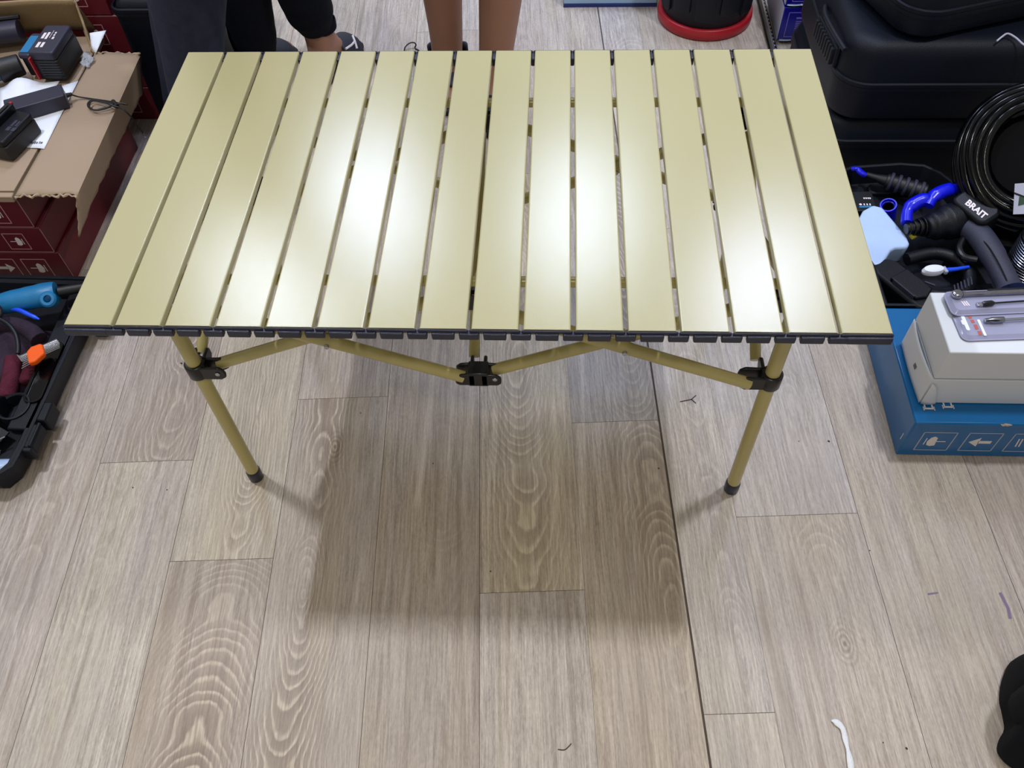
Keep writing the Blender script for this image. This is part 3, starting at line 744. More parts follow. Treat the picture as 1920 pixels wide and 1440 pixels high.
t = thing('hex_key_set', 'orange holder with folded silver hex keys on the right edge of the open case', 'tool', (-1.045, 0.382, 0.075))
F = frame((-1.047, 0.379, 0.088), (0.82, 0.56, 0), (-0.56, 0.82, 0))
MB().prism([(-0.020, -0.024), (-0.006, -0.027), (0.018, -0.014), (0.021, 0.014), (0.016, 0.020), (-0.004, 0.022), (-0.016, 0.012)], -0.007, 0.007, F).build('holder', M['orange'], t, bevel=0.003)
for k in range(7):
    yy = -0.013 + k * 0.0046
    r_ = 0.0008 + 0.00019 * k
    MB().tube([F @ V(0.012, yy, 0.001), F @ V(0.054 - abs(3 - k) * 0.001, yy + 0.001, 0.001)], r_, 6).build('key_arm', M['steel'], t)
    y2 = -0.022 + k * 0.0058
    pts = [F @ V(-0.012, y2, 0.001), F @ V(-0.026 - 0.001 * k, y2 - 0.001, 0.001)]
    if k >= 3: pts += [F @ V(-0.030 - 0.001 * k, y2 + 0.004, 0.001), F @ V(-0.030 - 0.001 * k, y2 + 0.014, 0.001)]
    else: pts += [F @ V(-0.038 + 0.003 * k, y2 - 0.003, 0.001)]
    MB().tube(smooth_path(pts, 3), r_, 6).build('key_bend', M['steel'], t)

def lump(cx, cy, z, w_, d, h, seed, n=14):
    rr = random.Random(seed); ph = [rr.uniform(0, 6.28) for _ in range(6)]
    def fn(u, v):
        x, y = (u - 0.5) * 2, (v - 0.5) * 2
        e = max(0.0, 1 - abs(x) ** 2.6) ** 0.5 * max(0.0, 1 - abs(y) ** 2.6) ** 0.5
        return (cx + x * w_ / 2 * (1 + 0.06 * math.sin(3 * y + ph[3])), cy + y * d / 2, z + h * e * (0.75 + 0.14 * math.sin(4 * x + ph[0]) + 0.12 * math.sin(5 * y + ph[1]) + 0.08 * math.sin(9 * x * y + ph[2])))
    return fn
t = thing('work_gloves', 'pair of maroon and grey knitted work gloves lying in the open case', 'gloves', (-1.15, 0.38, 0.02))
MB().sheet(lump(-1.165, 0.405, 0.022, 0.20, 0.19, 0.062, 1), 18, 18).build('cuff', M['glove_dark'], t)
for n, (pa, pb, r0) in enumerate(((( -1.165, 0.375, 0.060), (-1.150, 0.275, 0.050), 0.019), ((-1.118, 0.385, 0.058), (-1.098, 0.290, 0.050), 0.019), ((-1.205, 0.375, 0.058), (-1.200, 0.285, 0.048), 0.019), ((-1.078, 0.400, 0.050), (-1.072, 0.335, 0.048), 0.016))):
    MB().tube(smooth_path([pa, V(*pa).lerp(V(*pb), 0.5) + V(0.004, 0, 0.004), V(*pb), V(*pb) + V(0.002, -0.010, -0.002)]), [r0] * 9 + [r0 * 0.95, r0 * 0.8, r0 * 0.55, r0 * 0.25], 12).build('finger', M['glove'], t)
MB().tube(smooth_path([(-1.22, 0.450, 0.070), (-1.17, 0.475, 0.074), (-1.11, 0.465, 0.072), (-1.075, 0.440, 0.064)]), 0.02, 12).build('palm', M['glove_dark'], t)

o = MB().tube([(-1.20, 0.245, 0.062), (-1.085, 0.250, 0.062)], 0.026, 18).build('black_tube', M['dark_tool'], None, bevel=0.003)
tag(o, 'short thick black tube lying beside the round recess of the open case', 'tube')
t = thing('flat_tool', 'flat dark piece with a bright metal edge near the front of the open case', 'tool', (-1.10, 0.19, 0.03))
MB().box((-1.105, 0.192, 0.045), (0.075, 0.050, 0.004), rot=(0.1, 0.15, -0.45)).build('sleeve', M['dark_tool'], t, bevel=0.001)
MB().tube([(-1.102, 0.150, 0.052), (-1.060, 0.182, 0.050)], 0.0016, 6).build('bright_edge', M['steel'], t)
o = MB().tube([(-1.090, 0.146, 0.058), (-1.047, 0.139, 0.058)], 0.0035, 8).build('steel_pin', M['steel'])
tag(o, 'short bright steel pin above the clear pouch in the open case', 'pin')
def pouch(u, v):
    x = -1.115 + 0.108 * u; ya = 0.083 + 0.020 * max(0, (u - 0.55) / 0.45); yb = 0.134 - 0.008 * u
    return (x, ya + (yb - ya) * v, 0.046 + 0.020 * math.sin(math.pi * min(1, max(0, v))) * (1 - 0.5 * u) + 0.002 * math.sin(u * 11 + v * 5))
o = MB().sheet(pouch, 14, 8).build('plastic_pouch', M['milky'], None, solid=0.002)
tag(o, 'pale blue clear plastic pouch in the front corner of the open case', 'pouch')

# ------------------------------------------------------------------ right: blue carton and white carton with blister packs
t = carton('blue_carton', 'flat bright blue carton with white pictograms on the floor under the white box', 0.843, 1.42, 0.207, 0.512, 0.0, 0.122, M['blue_box'], bevel=0.0035)
for j, (kd, x) in enumerate((('glass', 0.905), ('arrow', 0.995), ('stack', 1.085))):
    icon_square(t, (x, 0.2068, 0.056), (1, 0, 0), (0, 0, 1), 0.066, M['lilac_print'] if False else M['label'], kd, M['print'], flip=-1)
MB().box((0.8428, 0.222, 0.050), (0.0006, 0.0015, 0.022)).build('staple_mark', M['print'], t)
rr = random.Random(2)
MB().tube([(1.008 + k * 0.0045, 0.2065 + rr.uniform(-.0006, .0006), 0.1205 + rr.uniform(-.001, .0015)) for k in range(6)], [0.0008, 0.0022, 0.003, 0.0028, 0.002, 0.0008], 6).build('scuffed_edge', M['kraft_torn'], t)
for k, (px, ch) in enumerate(((1740, 'K'), (1776, 'E'))):
    p = V(*(0.8770, 0.2464, 0.1224)) if k == 0 else V(*(0.9160, 0.2510, 0.1224))
    # serif capitals lying on their side, half under the white box
    mb = MB(); d = 0.021
    mb.box((p.x, p.y - 0.004, 0.1224), (d, 0.0035, 0.0006))
    for q in (-1, 1): mb.box((p.x + q * d / 2, p.y - 0.004, 0.1224), (0.0018, 0.009, 0.0006))
    for q in (-0.35, 0.35): mb.box((p.x + q * d, p.y + 0.007, 0.1224), (0.003, 0.020, 0.0006))
    mb.build('lettering', M['print'], t, smooth=False)

wb = thing('white_carton', 'white cardboard box with a gaping lid seam on the blue carton', 'box', (1.05, 0.33, 0.122))
x0, x1, y0, y1 = 0.861, 1.36, 0.256, 0.408
mb = MB()
mb.box(((x0 + x1) / 2, (y0 + y1) / 2, 0.1620), (x1 - x0, y1 - y0, 0.077)).build('lower_box', M['white_card'], wb, bevel=0.0015)
mb = MB()
mb.box(((x0 + x1) / 2 - 0.001, (y0 + y1) / 2, 0.246), (x1 - x0, y1 - y0, 0.0825)).build('lid', M['white_card'], wb, bevel=0.0025)
# end flap, bulging away from the lid so that the seam gapes
def endflap(u, v):
    y = y0 - 0.001 + (y1 - y0 + 0.002) * u
    z = 0.1245 + 0.0800 * v
    return (x0 - 0.002 - 0.006 * v * math.sin(math.pi * min(1, u * 1.05)) ** 0.8 - 0.002 * math.sin(math.pi * u), y, z + 0.004 * math.sin(u * math.pi) * v)
MB().sheet(endflap, 16, 8).build('end_flap', M['white_card'], wb, solid=0.0016)
def tuck(u, v):
    return (x0 + 0.0005 + 0.030 * u * (1 - 0.3 * v), y0 - 0.0025 - 0.003 * math.sin(u * 3.1), 0.1245 + 0.066 * v * (1 - 0.55 * u ** 2))
MB().sheet(tuck, 8, 6).build('tuck_tab', M['white_card'], wb, solid=0.0012)
MB().box((x0 - 0.0085, 0.318, 0.164), (0.0006, 0.011, 0.010), rot=(0, 0.1, 0)).build('printed_mark', M['ink'], wb)

# two blister packs on the white box
def blister(name, label, c, w_, d, ang):
    F = Matrix.Translation(c) @ Matrix.Rotation(ang, 4, 'Z')
    t = thing(name, label, 'blister pack', c)
    return t, F
z0 = 0.2892
t, F = blister('blister_pack', 'clear blister pack with a ratchet and black USB lead, upper on white box', V(1.010, 0.377, z0 + 0.0072), 0.30, 0.05, 0.07)
def shell(t, F, w_, d, h, nm='blister_shell'):
    MB().prism(rrect(w_, d, 0.014, 6), 0.0, 0.0018, F).build('backing_card', M['blister_card'], t)
    mb = MB(); o1 = rrect(w_ * 0.985, d * 0.92, 0.012, 6); o2 = rrect(w_ * 0.95, d * 0.78, 0.010, 6)
    mb.loops([[F @ V(x, y, 0.0019) for x, y in o1], [F @ V(x, y, h * 0.8) for x, y in o2], [F @ V(x * 0.99, y * 0.94, h) for x, y in o2]], cap0=False)
    mb.build(nm, M['blister'], t, angle=0.5)
shell(t, F, 0.262, 0.062, 0.0085)
F1 = F
MB().lathe([(0.008, -0.004), (0.0105, -0.003), (0.0105, 0.004), (0.008, 0.006)], F @ V(-0.112, 0.013, 0.0135), n=18).build('ratchet_head', M['chrome'], t, bevel=0.001)
MB().tube([F @ V(-0.103, 0.0125, 0.0135), F @ V(-0.092, 0.0125, 0.0135), F @ V(0.12, 0.0135, 0.0135)], [0.0062, 0.0050, 0.0056], 12).build('ratchet_bar', M['chrome'], t)
MB().tube([F @ V(-0.050, 0.020, 0.0135), F @ V(0.12, 0.021, 0.0135)], 0.0028, 8).build('sleeve', M['dark_tool'], t)
MB().box(F @ V(-0.078, -0.014, 0.0122), (0.011, 0.008, 0.0045), rot=(0, 0, 0.07)).build('usb_plug', M['steel'], t, bevel=0.0006)
MB().tube([F @ V(-0.073, -0.014, 0.0125), F @ V(-0.068, -0.0135, 0.0125), F @ V(-0.054, -0.0125, 0.0125), F @ V(-0.048, -0.0122, 0.0125)], [0.0045, 0.0058, 0.0058, 0.0022], 10).build('usb_grip', M['clamp'], t)
MB().tube(smooth_path([F @ V(-0.049, -0.0122, 0.0125), F @ V(0.0, -0.0105, 0.0125), F @ V(0.06, -0.009, 0.0125), F @ V(0.125, -0.012, 0.0125)]), 0.0017, 8).build('usb_lead', M['clamp'], t)
mb = MB()
for k in range(3): mb.prism([(-0.105 + k * 0.0042, -0.013), (-0.1025 + k * 0.0042, -0.013), (-0.0995 + k * 0.0042 - 0.006, -0.001), (-0.102 + k * 0.0042 - 0.006, -0.001)], 0.0087, 0.0090, F)
mb.build('printed_line', M['print'], t)
t, F = blister('blister_pack', 'clear blister pack with hang hole and a chrome plug, lower of two on white box', V(1.020, 0.324, z0), 0.30, 0.05, 0.06)
shell(t, F, 0.268, 0.070, 0.0065)
MB().prism([(x - 0.118, y + 0.004) for x, y in rrect(0.007, 0.036, 0.003)], 0.0067, 0.0071, F).build('hang_hole', M['paper'], t)
MB().prism([(x - 0.121, y + 0.006) for x, y in rrect(0.008, 0.012, 0.003)], 0.0067, 0.0072, F).build('hang_hole_notch', M['paper'], t)
mb = MB()
for k, (yy, hh) in enumerate(((0.020, 0.010), (0.008, 0.008), (-0.006, 0.012), (-0.021, 0.010))):
    mb.prism([(x - 0.102 + 0.004 * (-yy / 0.03), y + yy) for x, y in rrect(0.0065, hh, 0.001, 2)], 0.0067, 0.0070, F)
mb.build('red_text_block', M['red_print'], t)
MB().prism([(x - 0.091, y - 0.008) for x, y in rrect(0.005, 0.040, 0.001, 2)], 0.0067, 0.0069, F).build('pale_text_block', M['paper'], t)
MB().tube([F @ V(-0.084, 0.004, 0.0125), F @ V(-0.074, 0.0045, 0.0125), F @ V(-0.070, 0.0045, 0.0125), F @ V(-0.048, 0.005, 0.0125)], [0.0042, 0.0048, 0.0060, 0.0058], 12).build('chrome_plug', M['chrome'], t)
MB().tube([F @ V(-0.048, 0.005, 0.0125), F @ V(0.125, 0.008, 0.0125)], 0.0024, 8).build('clear_lead', M['steel'], t)

# ------------------------------------------------------------------ right: black moulded cases
def hard_case(name, label, c, w_, d, z0, z1, seam, ang, rad=0.06, fittings=False, group='black moulded tool cases stacked on the right'):
    t = thing(name, label, 'case', (c[0], c[1], z0), group)
    F = Matrix.Translation((c[0], c[1], 0)) @ Matrix.Rotation(ang, 4, 'Z')
    def ring(g, z): return [F @ V(x, y, z) for x, y in rrect(w_ - 2 * g, d - 2 * g, max(0.01, rad - g), 7)]
    MB().loops([ring(0.018, z0), ring(0.004, z0 + 0.012), ring(0.0, z0 + 0.03), ring(0.0, seam - 0.012), ring(-0.004, seam - 0.010), ring(-0.004, seam - 0.001)]).build('lower_shell', M['black_shell'], t, angle=0.5)
    MB().loops([ring(-0.004, seam), ring(-0.004, seam + 0.009), ring(0.001, seam + 0.011), ring(0.004, z1 - 0.040), ring(0.007, z1 - 0.026), ring(0.013, z1 - 0.014), ring(0.022, z1 - 0.006), ring(0.034, z1 - 0.0015), ring(0.050, z1)]).build('lid', M['black_shell'], t, angle=0.75)
    if fittings:
        for x in (-0.22, 0.22):
            MB().box(F @ V(x * w_ / 0.6, -d / 2 - 0.006, seam), (0.055, 0.012, 0.05), rot=(0, 0, ang)).build('latch', M['black_shell'], t, bevel=0.004)
        MB().tube([F @ V(-0.07, -d / 2 + 0.002, seam - 0.03), F @ V(-0.065, -d / 2 - 0.02, seam - 0.03), F @ V(0.065, -d / 2 - 0.02, seam - 0.03), F @ V(0.07, -d / 2 + 0.002, seam - 0.03)], 0.009, 10).build('handle', M['black_shell'], t)
    return t, F
hard_case('hard_case', 'lowest black moulded case on the floor behind the tool tray', (1.16, 1.325), 0.72, 0.53, 0.0, 0.196, 0.135, 0.0)
t, F = hard_case('hard_case', 'black moulded case with a ribbed grip on its left end, middle of the right stack', (1.16, 1.325), 0.72, 0.53, 0.198, 0.408, 0.300, 0.0, rad=0.075)
mb = MB()
for k in range(9): mb.box((0.792, 1.145 + k * 0.021, 0.332 - k * 0.0035), (0.020, 0.012, 0.044))
mb.box((0.797, 1.23, 0.318), (0.012, 0.20, 0.050), rot=(-0.16, 0, 0))
mb.build('ribbed_grip', M['black_case'], t, bevel=0.003)
MB().tube(smooth_path([(0.800, 1.10, 0.375), (0.790, 1.18, 0.372), (0.788, 1.27, 0.362), (0.800, 1.33, 0.352)]), 0.006, 8).build('grip_rail', M['black_case'], t)
ang = 0.33
hard_case('hard_case', 'black moulded case lying askew on top of the right stack', (1.115, 1.345), 0.56, 0.42, 0.410, 0.600, 0.475, ang, rad=0.08)
o = MB().tube(smooth_path([V(*(1.1287, 1.0753, 0.4120)), V(*(1.1421, 1.0850, 0.4180)), V(*(1.1555, 1.0924, 0.4200)), V(*(1.1718, 1.0814, 0.4160)), V(*(1.1849, 1.0598, 0.4120)), V(*(1.2033, 1.0426, 0.4120))]), 0.0022, 8).build('wire', M['label'])
tag(o, 'short bent pale grey wire lying on the middle black case', 'wire')

# open moulded tray with the pressure washer parts
tr = thing('tool_tray', 'open black moulded tray full of blue and black tool parts on the right', 'tray', (1.0, 0.76, 0))
TP = [(0.850, 0.520), (1.320, 0.520), (1.320, 0.600), (1.318, 0.760), (1.180, 0.800), (1.130, 0.860), (1.112, 0.925), (1.085, 0.970), (1.050, 0.998), (0.990, 1.005), (0.870, 0.992), (0.845, 0.980), (0.835, 0.950)]
def shr(g):
    cx, cy = 1.0, 0.76
    out = []
    n = len(TP)
    for i in range(n):
        a, b, c = V(*TP[i - 1], 0), V(*TP[i], 0), V(*TP[(i + 1) % n], 0)
        d1, d2 = (b - a).normalized(), (c - b).normalized()
        nn = V(-(d1.y + d2.y), d1.x + d2.x, 0); nn.normalize()
        out.append((b.x + nn.x * g, b.y + nn.y * g))
    return out
mb = MB()
def lp(g, z): return [(x, y, z) for x, y in shr(g)]
mb.loops([lp(0.020, 0), lp(0.010, 0.02), lp(0.004, 0.108), lp(0.0, 0.112), lp(0.0, 0.120), lp(0.005, 0.122), lp(0.010, 0.120), lp(0.014, 0.104), lp(0.020, 0.075), lp(0.030, 0.066)])
mb.build('tray_shell', M['black_case'], tr, angle=0.5)
for (x, y, w_, d, h) in ((0.995, 0.955, 0.16, 0.035, 0.012), (0.880, 0.930, 0.05, 0.07, 0.012), (1.10, 0.60, 0.08, 0.06, 0.012)):
    MB().prism([(x + a, y + b) for a, b in rrect(w_, d, 0.012)], 0.064, 0.066 + h).build('moulded_bed', M['black_case'], tr, bevel=0.004)

o = MB().prism([(0.838, 0.660), (0.852, 0.640), (0.868, 0.641), (0.900, 0.690), (0.912, 0.698), (0.940, 0.700), (0.949, 0.712), (0.946, 0.742), (0.912, 0.838), (0.890, 0.846), (0.862, 0.826), (0.842, 0.790)], 0.068, 0.122, inset=0.08).build('plastic_bottle', M['milky'], None, bevel=0.011, seg=4)
tag(o, 'pale translucent plastic bottle next to the table edge in the black tray', 'bottle')
t = thing('threaded_ring', 'blue screw cap ring with a dark bore standing in the black tray', 'cap', (0.945, 0.862, 0.067))
mb = MB().lathe([(0.0205, 0.0), (0.0205, 0.048), (0.0195, 0.051), (0.0165, 0.051), (0.0155, 0.044), (0.0135, 0.043), (0.0125, 0.020)], (0.945, 0.862, 0.067), axis=(-0.30, -0.20, 1), n=28)
mb.build('ring_body', M['ultra'], t, angle=0.5)
MB().lathe([(0.0122, 0.0), (0.0122, 0.040), (0.0105, 0.043), (0.0085, 0.036), (0.0085, 0.02)], (0.945, 0.862, 0.069), axis=(-0.30, -0.20, 1), n=20).build('bore', M['black_gloss'], t)
t = thing('hose_connector', 'dark grey ribbed hose connector at the back of the black tray', 'connector', (0.995, 0.925, 0.068))
a, b = V(0.945, 0.945, 0.112), V(1.035, 0.905, 0.108)
MB().tube([a + (a - b) * 0.5, a + (a - b) * 0.25, a], [0.007, 0.009, 0.014], 14).build('tip', M['battery_side'], t)
MB().tube([a, b], [0.018, 0.020], 20).build('barrel', M['battery_side'], t, bevel=0.002)
for k in range(5):
    p = a.lerp(b, 0.12 + k * 0.19); d = (b - a).normalized()
    MB().tube([p - d * 0.004, p + d * 0.004], 0.0235, 20).build('rib', M['grey_tool'], t, bevel=0.002)
o = MB().tube(smooth_path([(0.862, 0.972, 0.126), (0.874, 0.968, 0.129), (0.882, 0.956, 0.127), (0.894, 0.948, 0.125)]), [0.006] * 5 + [0.0075] * 5 + [0.007, 0.006, 0.005], 10).build('blue_clip', M['ultra'])
tag(o, 'small bright blue clip on the back rim of the black tray', 'clip')
t = thing('label_card', 'small black card with white text and a blue stripe behind the pale bottle', 'card', (0.872, 0.872, 0.100))
MB().box((0.874, 0.874, 0.1045), (0.060, 0.062, 0.006), rot=(0.12, 0, 0.05)).build('card', M['clamp'], t, bevel=0.0008)
mb = MB()
for k, x in enumerate((0.880, 0.885, 0.890, 0.8945)): mb.box((x, 0.882, 0.1094), (0.0032, 0.0045, 0.0005), rot=(0.12, 0, 0.05))
mb.lathe([(0.0034, 0), (0.0034, 0.0005)], (0.868, 0.862, 0.1070), n=12)
for k, x in enumerate((0.877, 0.884, 0.891)): mb.box((x, 0.862, 0.1072), (0.003, 0.0055, 0.0005), rot=(0.12, 0, 0.05))
mb.build('white_text', M['print'], t)
MB().box((0.879, 0.855, 0.1062), (0.030, 0.0055, 0.0006), rot=(0.12, 0, 0.05)).build('blue_stripe', M['teal'], t)

g = thing('spray_gun', 'black and blue cordless spray gun lying diagonally across the tray', 'power tool', (1.05, 0.73, 0.068))
MB().tube(smooth_path([(0.985, 0.742, 0.142), (1.02, 0.752, 0.146), (1.06, 0.765, 0.148), (1.105, 0.778, 0.148)]), [0.026] * 2 + [0.034] * 3 + [0.042] * 4 + [0.045] * 3 + [0.040], 20).build('motor_housing', M['dark_tool'], g, bevel=0.003)
F = frame((1.084, 0.759, 0.187), (0.48, -0.82, -0.02), (0.80, 0.50, 0.30))
MB().prism(rrect(0.098, 0.058, 0.016, 5), -0.040, 0.016, F).build('cover_plate', M['dark_tool'], g, bevel=0.006)
text_mesh('BRAIT', 'lettering', M['print'], g, F @ Matrix.Translation((0.010, -0.010, 0.0166)), 0.0215, shear=-0.2)
mb = MB()
for k in range(4):
    a = V(0.945 + k * 0.011, 0.745 + 0.002 * k, 0.138)
    mb.tube([a, a + V(0.007, 0.0015, 0)], 0.015 + 0.0028 * k, 16)
mb.tube([(0.94, 0.744, 0.138), (0.99, 0.752, 0.140)], 0.013, 14)
mb.build('nozzle', M['clamp'], g, bevel=0.001)
mb = MB()
mb.tube(smooth_path([(0.942, 0.757, 0.145), (0.950, 0.790, 0.156), (0.975, 0.808, 0.165), (1.002, 0.812, 0.170)]), [0.013] * 5 + [0.0165] * 6 + [0.014, 0.011], 14)
mb.build('blue_tank_collar', M['ultra'], g)
mb = MB()
mb.tube(smooth_path([(0.992, 0.790, 0.168), (1.010, 0.815, 0.176), (1.040, 0.830, 0.181), (1.075, 0.836, 0.181), (1.10, 0.825, 0.178)]), [0.012] * 4 + [0.017] * 6 + [0.013] * 5 + [0.009, 0.006], 14, flat=0.8)
mb.build('blue_guard', M['ultra'], g)
MB().tube(smooth_path([(1.078, 0.742, 0.150), (1.090, 0.700, 0.158), (1.102, 0.640, 0.156), (1.112, 0.580, 0.150), (1.116, 0.545, 0.146)]), [0.030] * 3 + [0.0285] * 6 + [0.026] * 6 + [0.029, 0.031], 18, flat=0.9).build('grip', M['grey_tool'], g)
MB().tube(smooth_path([(1.070, 0.705, 0.168), (1.084, 0.650, 0.178), (1.096, 0.590, 0.174), (1.104, 0.540, 0.165)]), 0.0018, 6).build('seam_line', M['dark_tool'], g)
MB().tube(smooth_path([(1.060, 0.706, 0.142), (1.045, 0.680, 0.140), (1.048, 0.652, 0.140), (1.072, 0.640, 0.143)]), 0.008, 10).build('trigger', M['clamp'], g)
MB().box((0.963, 0.741, 0.118), (0.016, 0.013, 0.010), rot=(0.2, 0.3, 0.6)).build('yellow_tip', M['yellow'], g, bevel=0.002)

t = thing('impact_driver', 'black tool body with a looped guard in the near corner of the tray', 'power tool', (0.95, 0.60, 0.067))
F = frame((0.913, 0.585, 0.067), (0.55, -0.84, 0), (0.84, 0.55, 0))
MB().prism([(-0.085, -0.022), (-0.060, -0.036), (0.060, -0.034), (0.085, -0.020), (0.085, 0.020), (0.050, 0.038), (-0.060, 0.036), (-0.085, 0.020)], 0.0, 0.055, F, inset=0.05).build('body', M['dark_tool'], t, bevel=0.007)
MB().prism([(-0.03, -0.026), (0.045, -0.024), (0.055, 0.0), (0.045, 0.026), (-0.03, 0.026)], 0.055, 0.064, F).build('raised_panel', M['dark_tool'], t, bevel=0.003)
MB().prism([(-0.02, -0.0275), (0.04, -0.0275), (0.04, -0.0255), (-0.02, -0.0255)], 0.055, 0.066, F).build('edge_trim', M['grey_tool'], t)
MB().tube(smooth_path([(0.935, 0.672, 0.110), (1.00, 0.690, 0.112), (1.045, 0.672, 0.112), (1.062, 0.625, 0.112), (1.040, 0.575, 0.110), (0.985, 0.560, 0.108), (0.935, 0.575, 0.106)]), 0.015, 12).build('guard_loop', M['dark_tool'], t)
for k in range(6): MB().box((1.010 + k * 0.0085, 0.565 + 0.005 * k, 0.126), (0.0028, 0.024, 0.004), rot=(0, 0, -0.15)).build('grip_rib', M['grey_tool'], t)
MB().box((0.962, 0.585, 0.122), (0.022, 0.004, 0.003), rot=(0, 0, -0.5)).build('edge_mark', M['grey_tool'], t)

t = thing('scoop_brush', 'small white brush head on a thin bright blue handle inside the tray', 'brush', (1.0, 0.625, 0.10))
MB().loops([[V(0.977 + a * 0.026 * math.cos(q), 0.6225 + a * 0.013 * math.sin(q) + 0.10 * a * 0.026 * math.cos(q), z) for q in [2 * math.pi * k / 20 for k in range(20)]] for a, z in ((0.6, 0.116), (0.95, 0.120), (1.0, 0.126), (0.85, 0.133), (0.45, 0.136))]).build('brush_head', M['paper'], t)
MB().box((1.003, 0.6225, 0.126), (0.008, 0.018, 0.011), rot=(0, 0, 0.2)).build('ferrule', M['label'], t, bevel=0.002)
MB().tube([(1.006, 0.6225, 0.127), (1.030, 0.6255, 0.128), (1.058, 0.6325, 0.128)], [0.0055, 0.0045, 0.0035], 10).build('brush_handle', M['bright_blue'], t)
o = MB().ball((1.172, 0.548, 0.106), (0.050, 0.024, 0.030), rot=(0, 0.1, 0.25)).build('blue_float', M['ultra'])
tag(o, 'rounded bright blue plastic part peeking out behind the white box', 'float')

CX, CY, CZ = 1.228, 0.678, 0.067
t = thing('mesh_canister', 'silver woven mesh canister beside the grip at the right edge', 'canister', (CX, CY, CZ))
MB().lathe([(0.050, 0.0), (0.053, 0.004), (0.053, 0.096), (0.051, 0.100)], (CX, CY, CZ), n=32).build('core', M['battery_side'], t)
mb = MB()
for k in range(48):
    a = 2 * math.pi * k / 48
    mb.tube([(CX + 0.0545 * math.cos(a), CY + 0.0545 * math.sin(a), CZ + 0.003), (CX + 0.0545 * math.cos(a), CY + 0.0545 * math.sin(a), CZ + 0.098)], 0.0012, 4)
for k in range(14):
    mb.tube([(CX + 0.0550 * math.cos(2 * math.pi * q / 32), CY + 0.0550 * math.sin(2 * math.pi * q / 32), CZ + 0.005 + k * 0.0070) for q in range(32)], 0.0012, 4, closed=True)
o = mb.build('woven_mesh', M['mesh'], t); o['kind'] = 'stuff'
MB().lathe([(0.052, 0.098), (0.056, 0.101), (0.056, 0.106), (0.030, 0.112), (0.010, 0.113)], (CX, CY, CZ), n=32).build('lid', M['clamp'], t, angle=0.8)

# coil of glossy black hose leaning on the cases
hc = thing('hose_coil', 'coil of glossy black hose with a white tag leaning on the cases', 'hose', (1.20, 0.84, 0.12))
ax = V(-0.30, -0.62, 0.72).normalized()
c0 = V(1.200, 0.838, 0.269)
q = V(0, 0, 1).rotation_difference(ax).to_matrix()
rr = random.Random(31)
for k, (r_, off) in enumerate(((0.160, -0.046), (0.168, -0.026), (0.164, -0.004), (0.156, 0.016), (0.143, 0.032), (0.129, 0.042), (0.114, 0.046))):
    ph = rr.uniform(0, 6.28); e = rr.uniform(0.0, 0.004)
    pts = [c0 + ax * (off + 0.004 * math.sin(2 * a + ph)) + q @ V((r_ + e * math.sin(3 * a + ph)) * math.cos(a) * 0.92, (r_ + e * math.cos(2 * a)) * math.sin(a), 0) for a in [2 * math.pi * j / 56 for j in range(56)]]
    MB().tube(pts, 0.0105, 12, closed=True).build('turn', M['black_gloss'], hc)
MB().lathe([(0.02, -0.050), (0.096, -0.046), (0.100, 0.010), (0.088, 0.022), (0.02, 0.024)], c0, axis=ax, n=28).build('packing', M['black_void'], hc)
F = frame(V(*(1.1354, 0.7072, 0.2650)), (1, 0.05, 0), (0, 0.75, 0.66))
MB().prism([(-0.016, -0.034), (0.014, -0.034), (0.034, -0.020), (0.034, 0.034), (-0.014, 0.032)], 0.0, 0.0008, F).build('paper_tag', M['label'], hc)
MB().prism([(-0.006, -0.016), (0.024, -0.010), (0.018, 0.006), (-0.004, 0.004)], 0.001, 0.0014, F).build('green_mark', M['green_print'], hc)
MB().prism([(-0.016, 0.010), (0.034, -0.010), (0.034, -0.006), (-0.016, 0.014)], 0.001, 0.0016, F).build('dark_line', M['clamp'], hc)

# ------------------------------------------------------------------ far side: things on the floor behind the table
t = thing('blue_leaflet_box', 'pale blue carton with a navy base band on the floor behind the table', 'box', (0.29, 2.1, 0))
MB().box((0.290, 2.085, 0.095), (0.309, 0.28, 0.166)).build('carton_body', M['sky_card'], t, bevel=0.002)
MB().box((0.290, 2.085, 0.006), (0.311, 0.283, 0.0118)).build('base_band', M['navy_card'], t, bevel=0.001)
t = thing('round_tub', 'round black tub with panelled wall and a red base ring behind the table', 'tub', (0.596, 1.888, 0))
c0 = (0.596, 1.888, 0)
MB().lathe([(0.146, 0.0), (0.152, 0.004), (0.1535, 0.020), (0.1515, 0.034), (0.148, 0.037), (0.138, 0.036)], c0, n=64).build('base_ring', M['red'], t, angle=0.9)
MB().lathe([(0.136, 0.030), (0.141, 0.040), (0.146, 0.12), (0.148, 0.30), (0.150, 0.385), (0.140, 0.390)], c0, n=64).build('wall', M['black_case'], t, angle=0.9)
for k in range(12):
    a0 = 2 * math.pi * k / 12 + 0.12
    for (za, zb, da, db) in ((0.062, 0.150, 0.03, 0.44), (0.165, 0.30, 0.03, 0.44)):
        if k % 2: za += 0.018
        mb = MB(); inn, out = [], []
        L0 = [(0, za + 0.008), (0.05, za), (0.36, za), (0.41, za + 0.008), (0.41, zb - 0.008), (0.36, zb), (0.05, zb), (0, zb - 0.008)]
        def onw(u, z, r_): return (c0[0] + r_ * math.cos(a0 + da + u), c0[1] + r_ * math.sin(a0 + da + u), z)
        mb.loops([[onw(u, z, 0.1425 + (z - 0.04) * 0.035) for u, z in L0], [onw(0.205 + (u - 0.205) * 0.97, z, 0.1485 + (z - 0.04) * 0.035) for u, z in L0], [onw(0.205 + (u - 0.205) * 0.90, (z - (za + zb) / 2) * 0.93 + (za + zb) / 2, 0.1495 + (z - 0.04) * 0.035) for u, z in L0]], cap0=False)
        mb.build('wall_panel', M['black_case'], t, angle=0.5)
t = thing('perforated_rail', 'thin perforated black steel rail on the floor left of the blue cartons', 'rail', (0.80, 1.9, 0))
mb = MB()
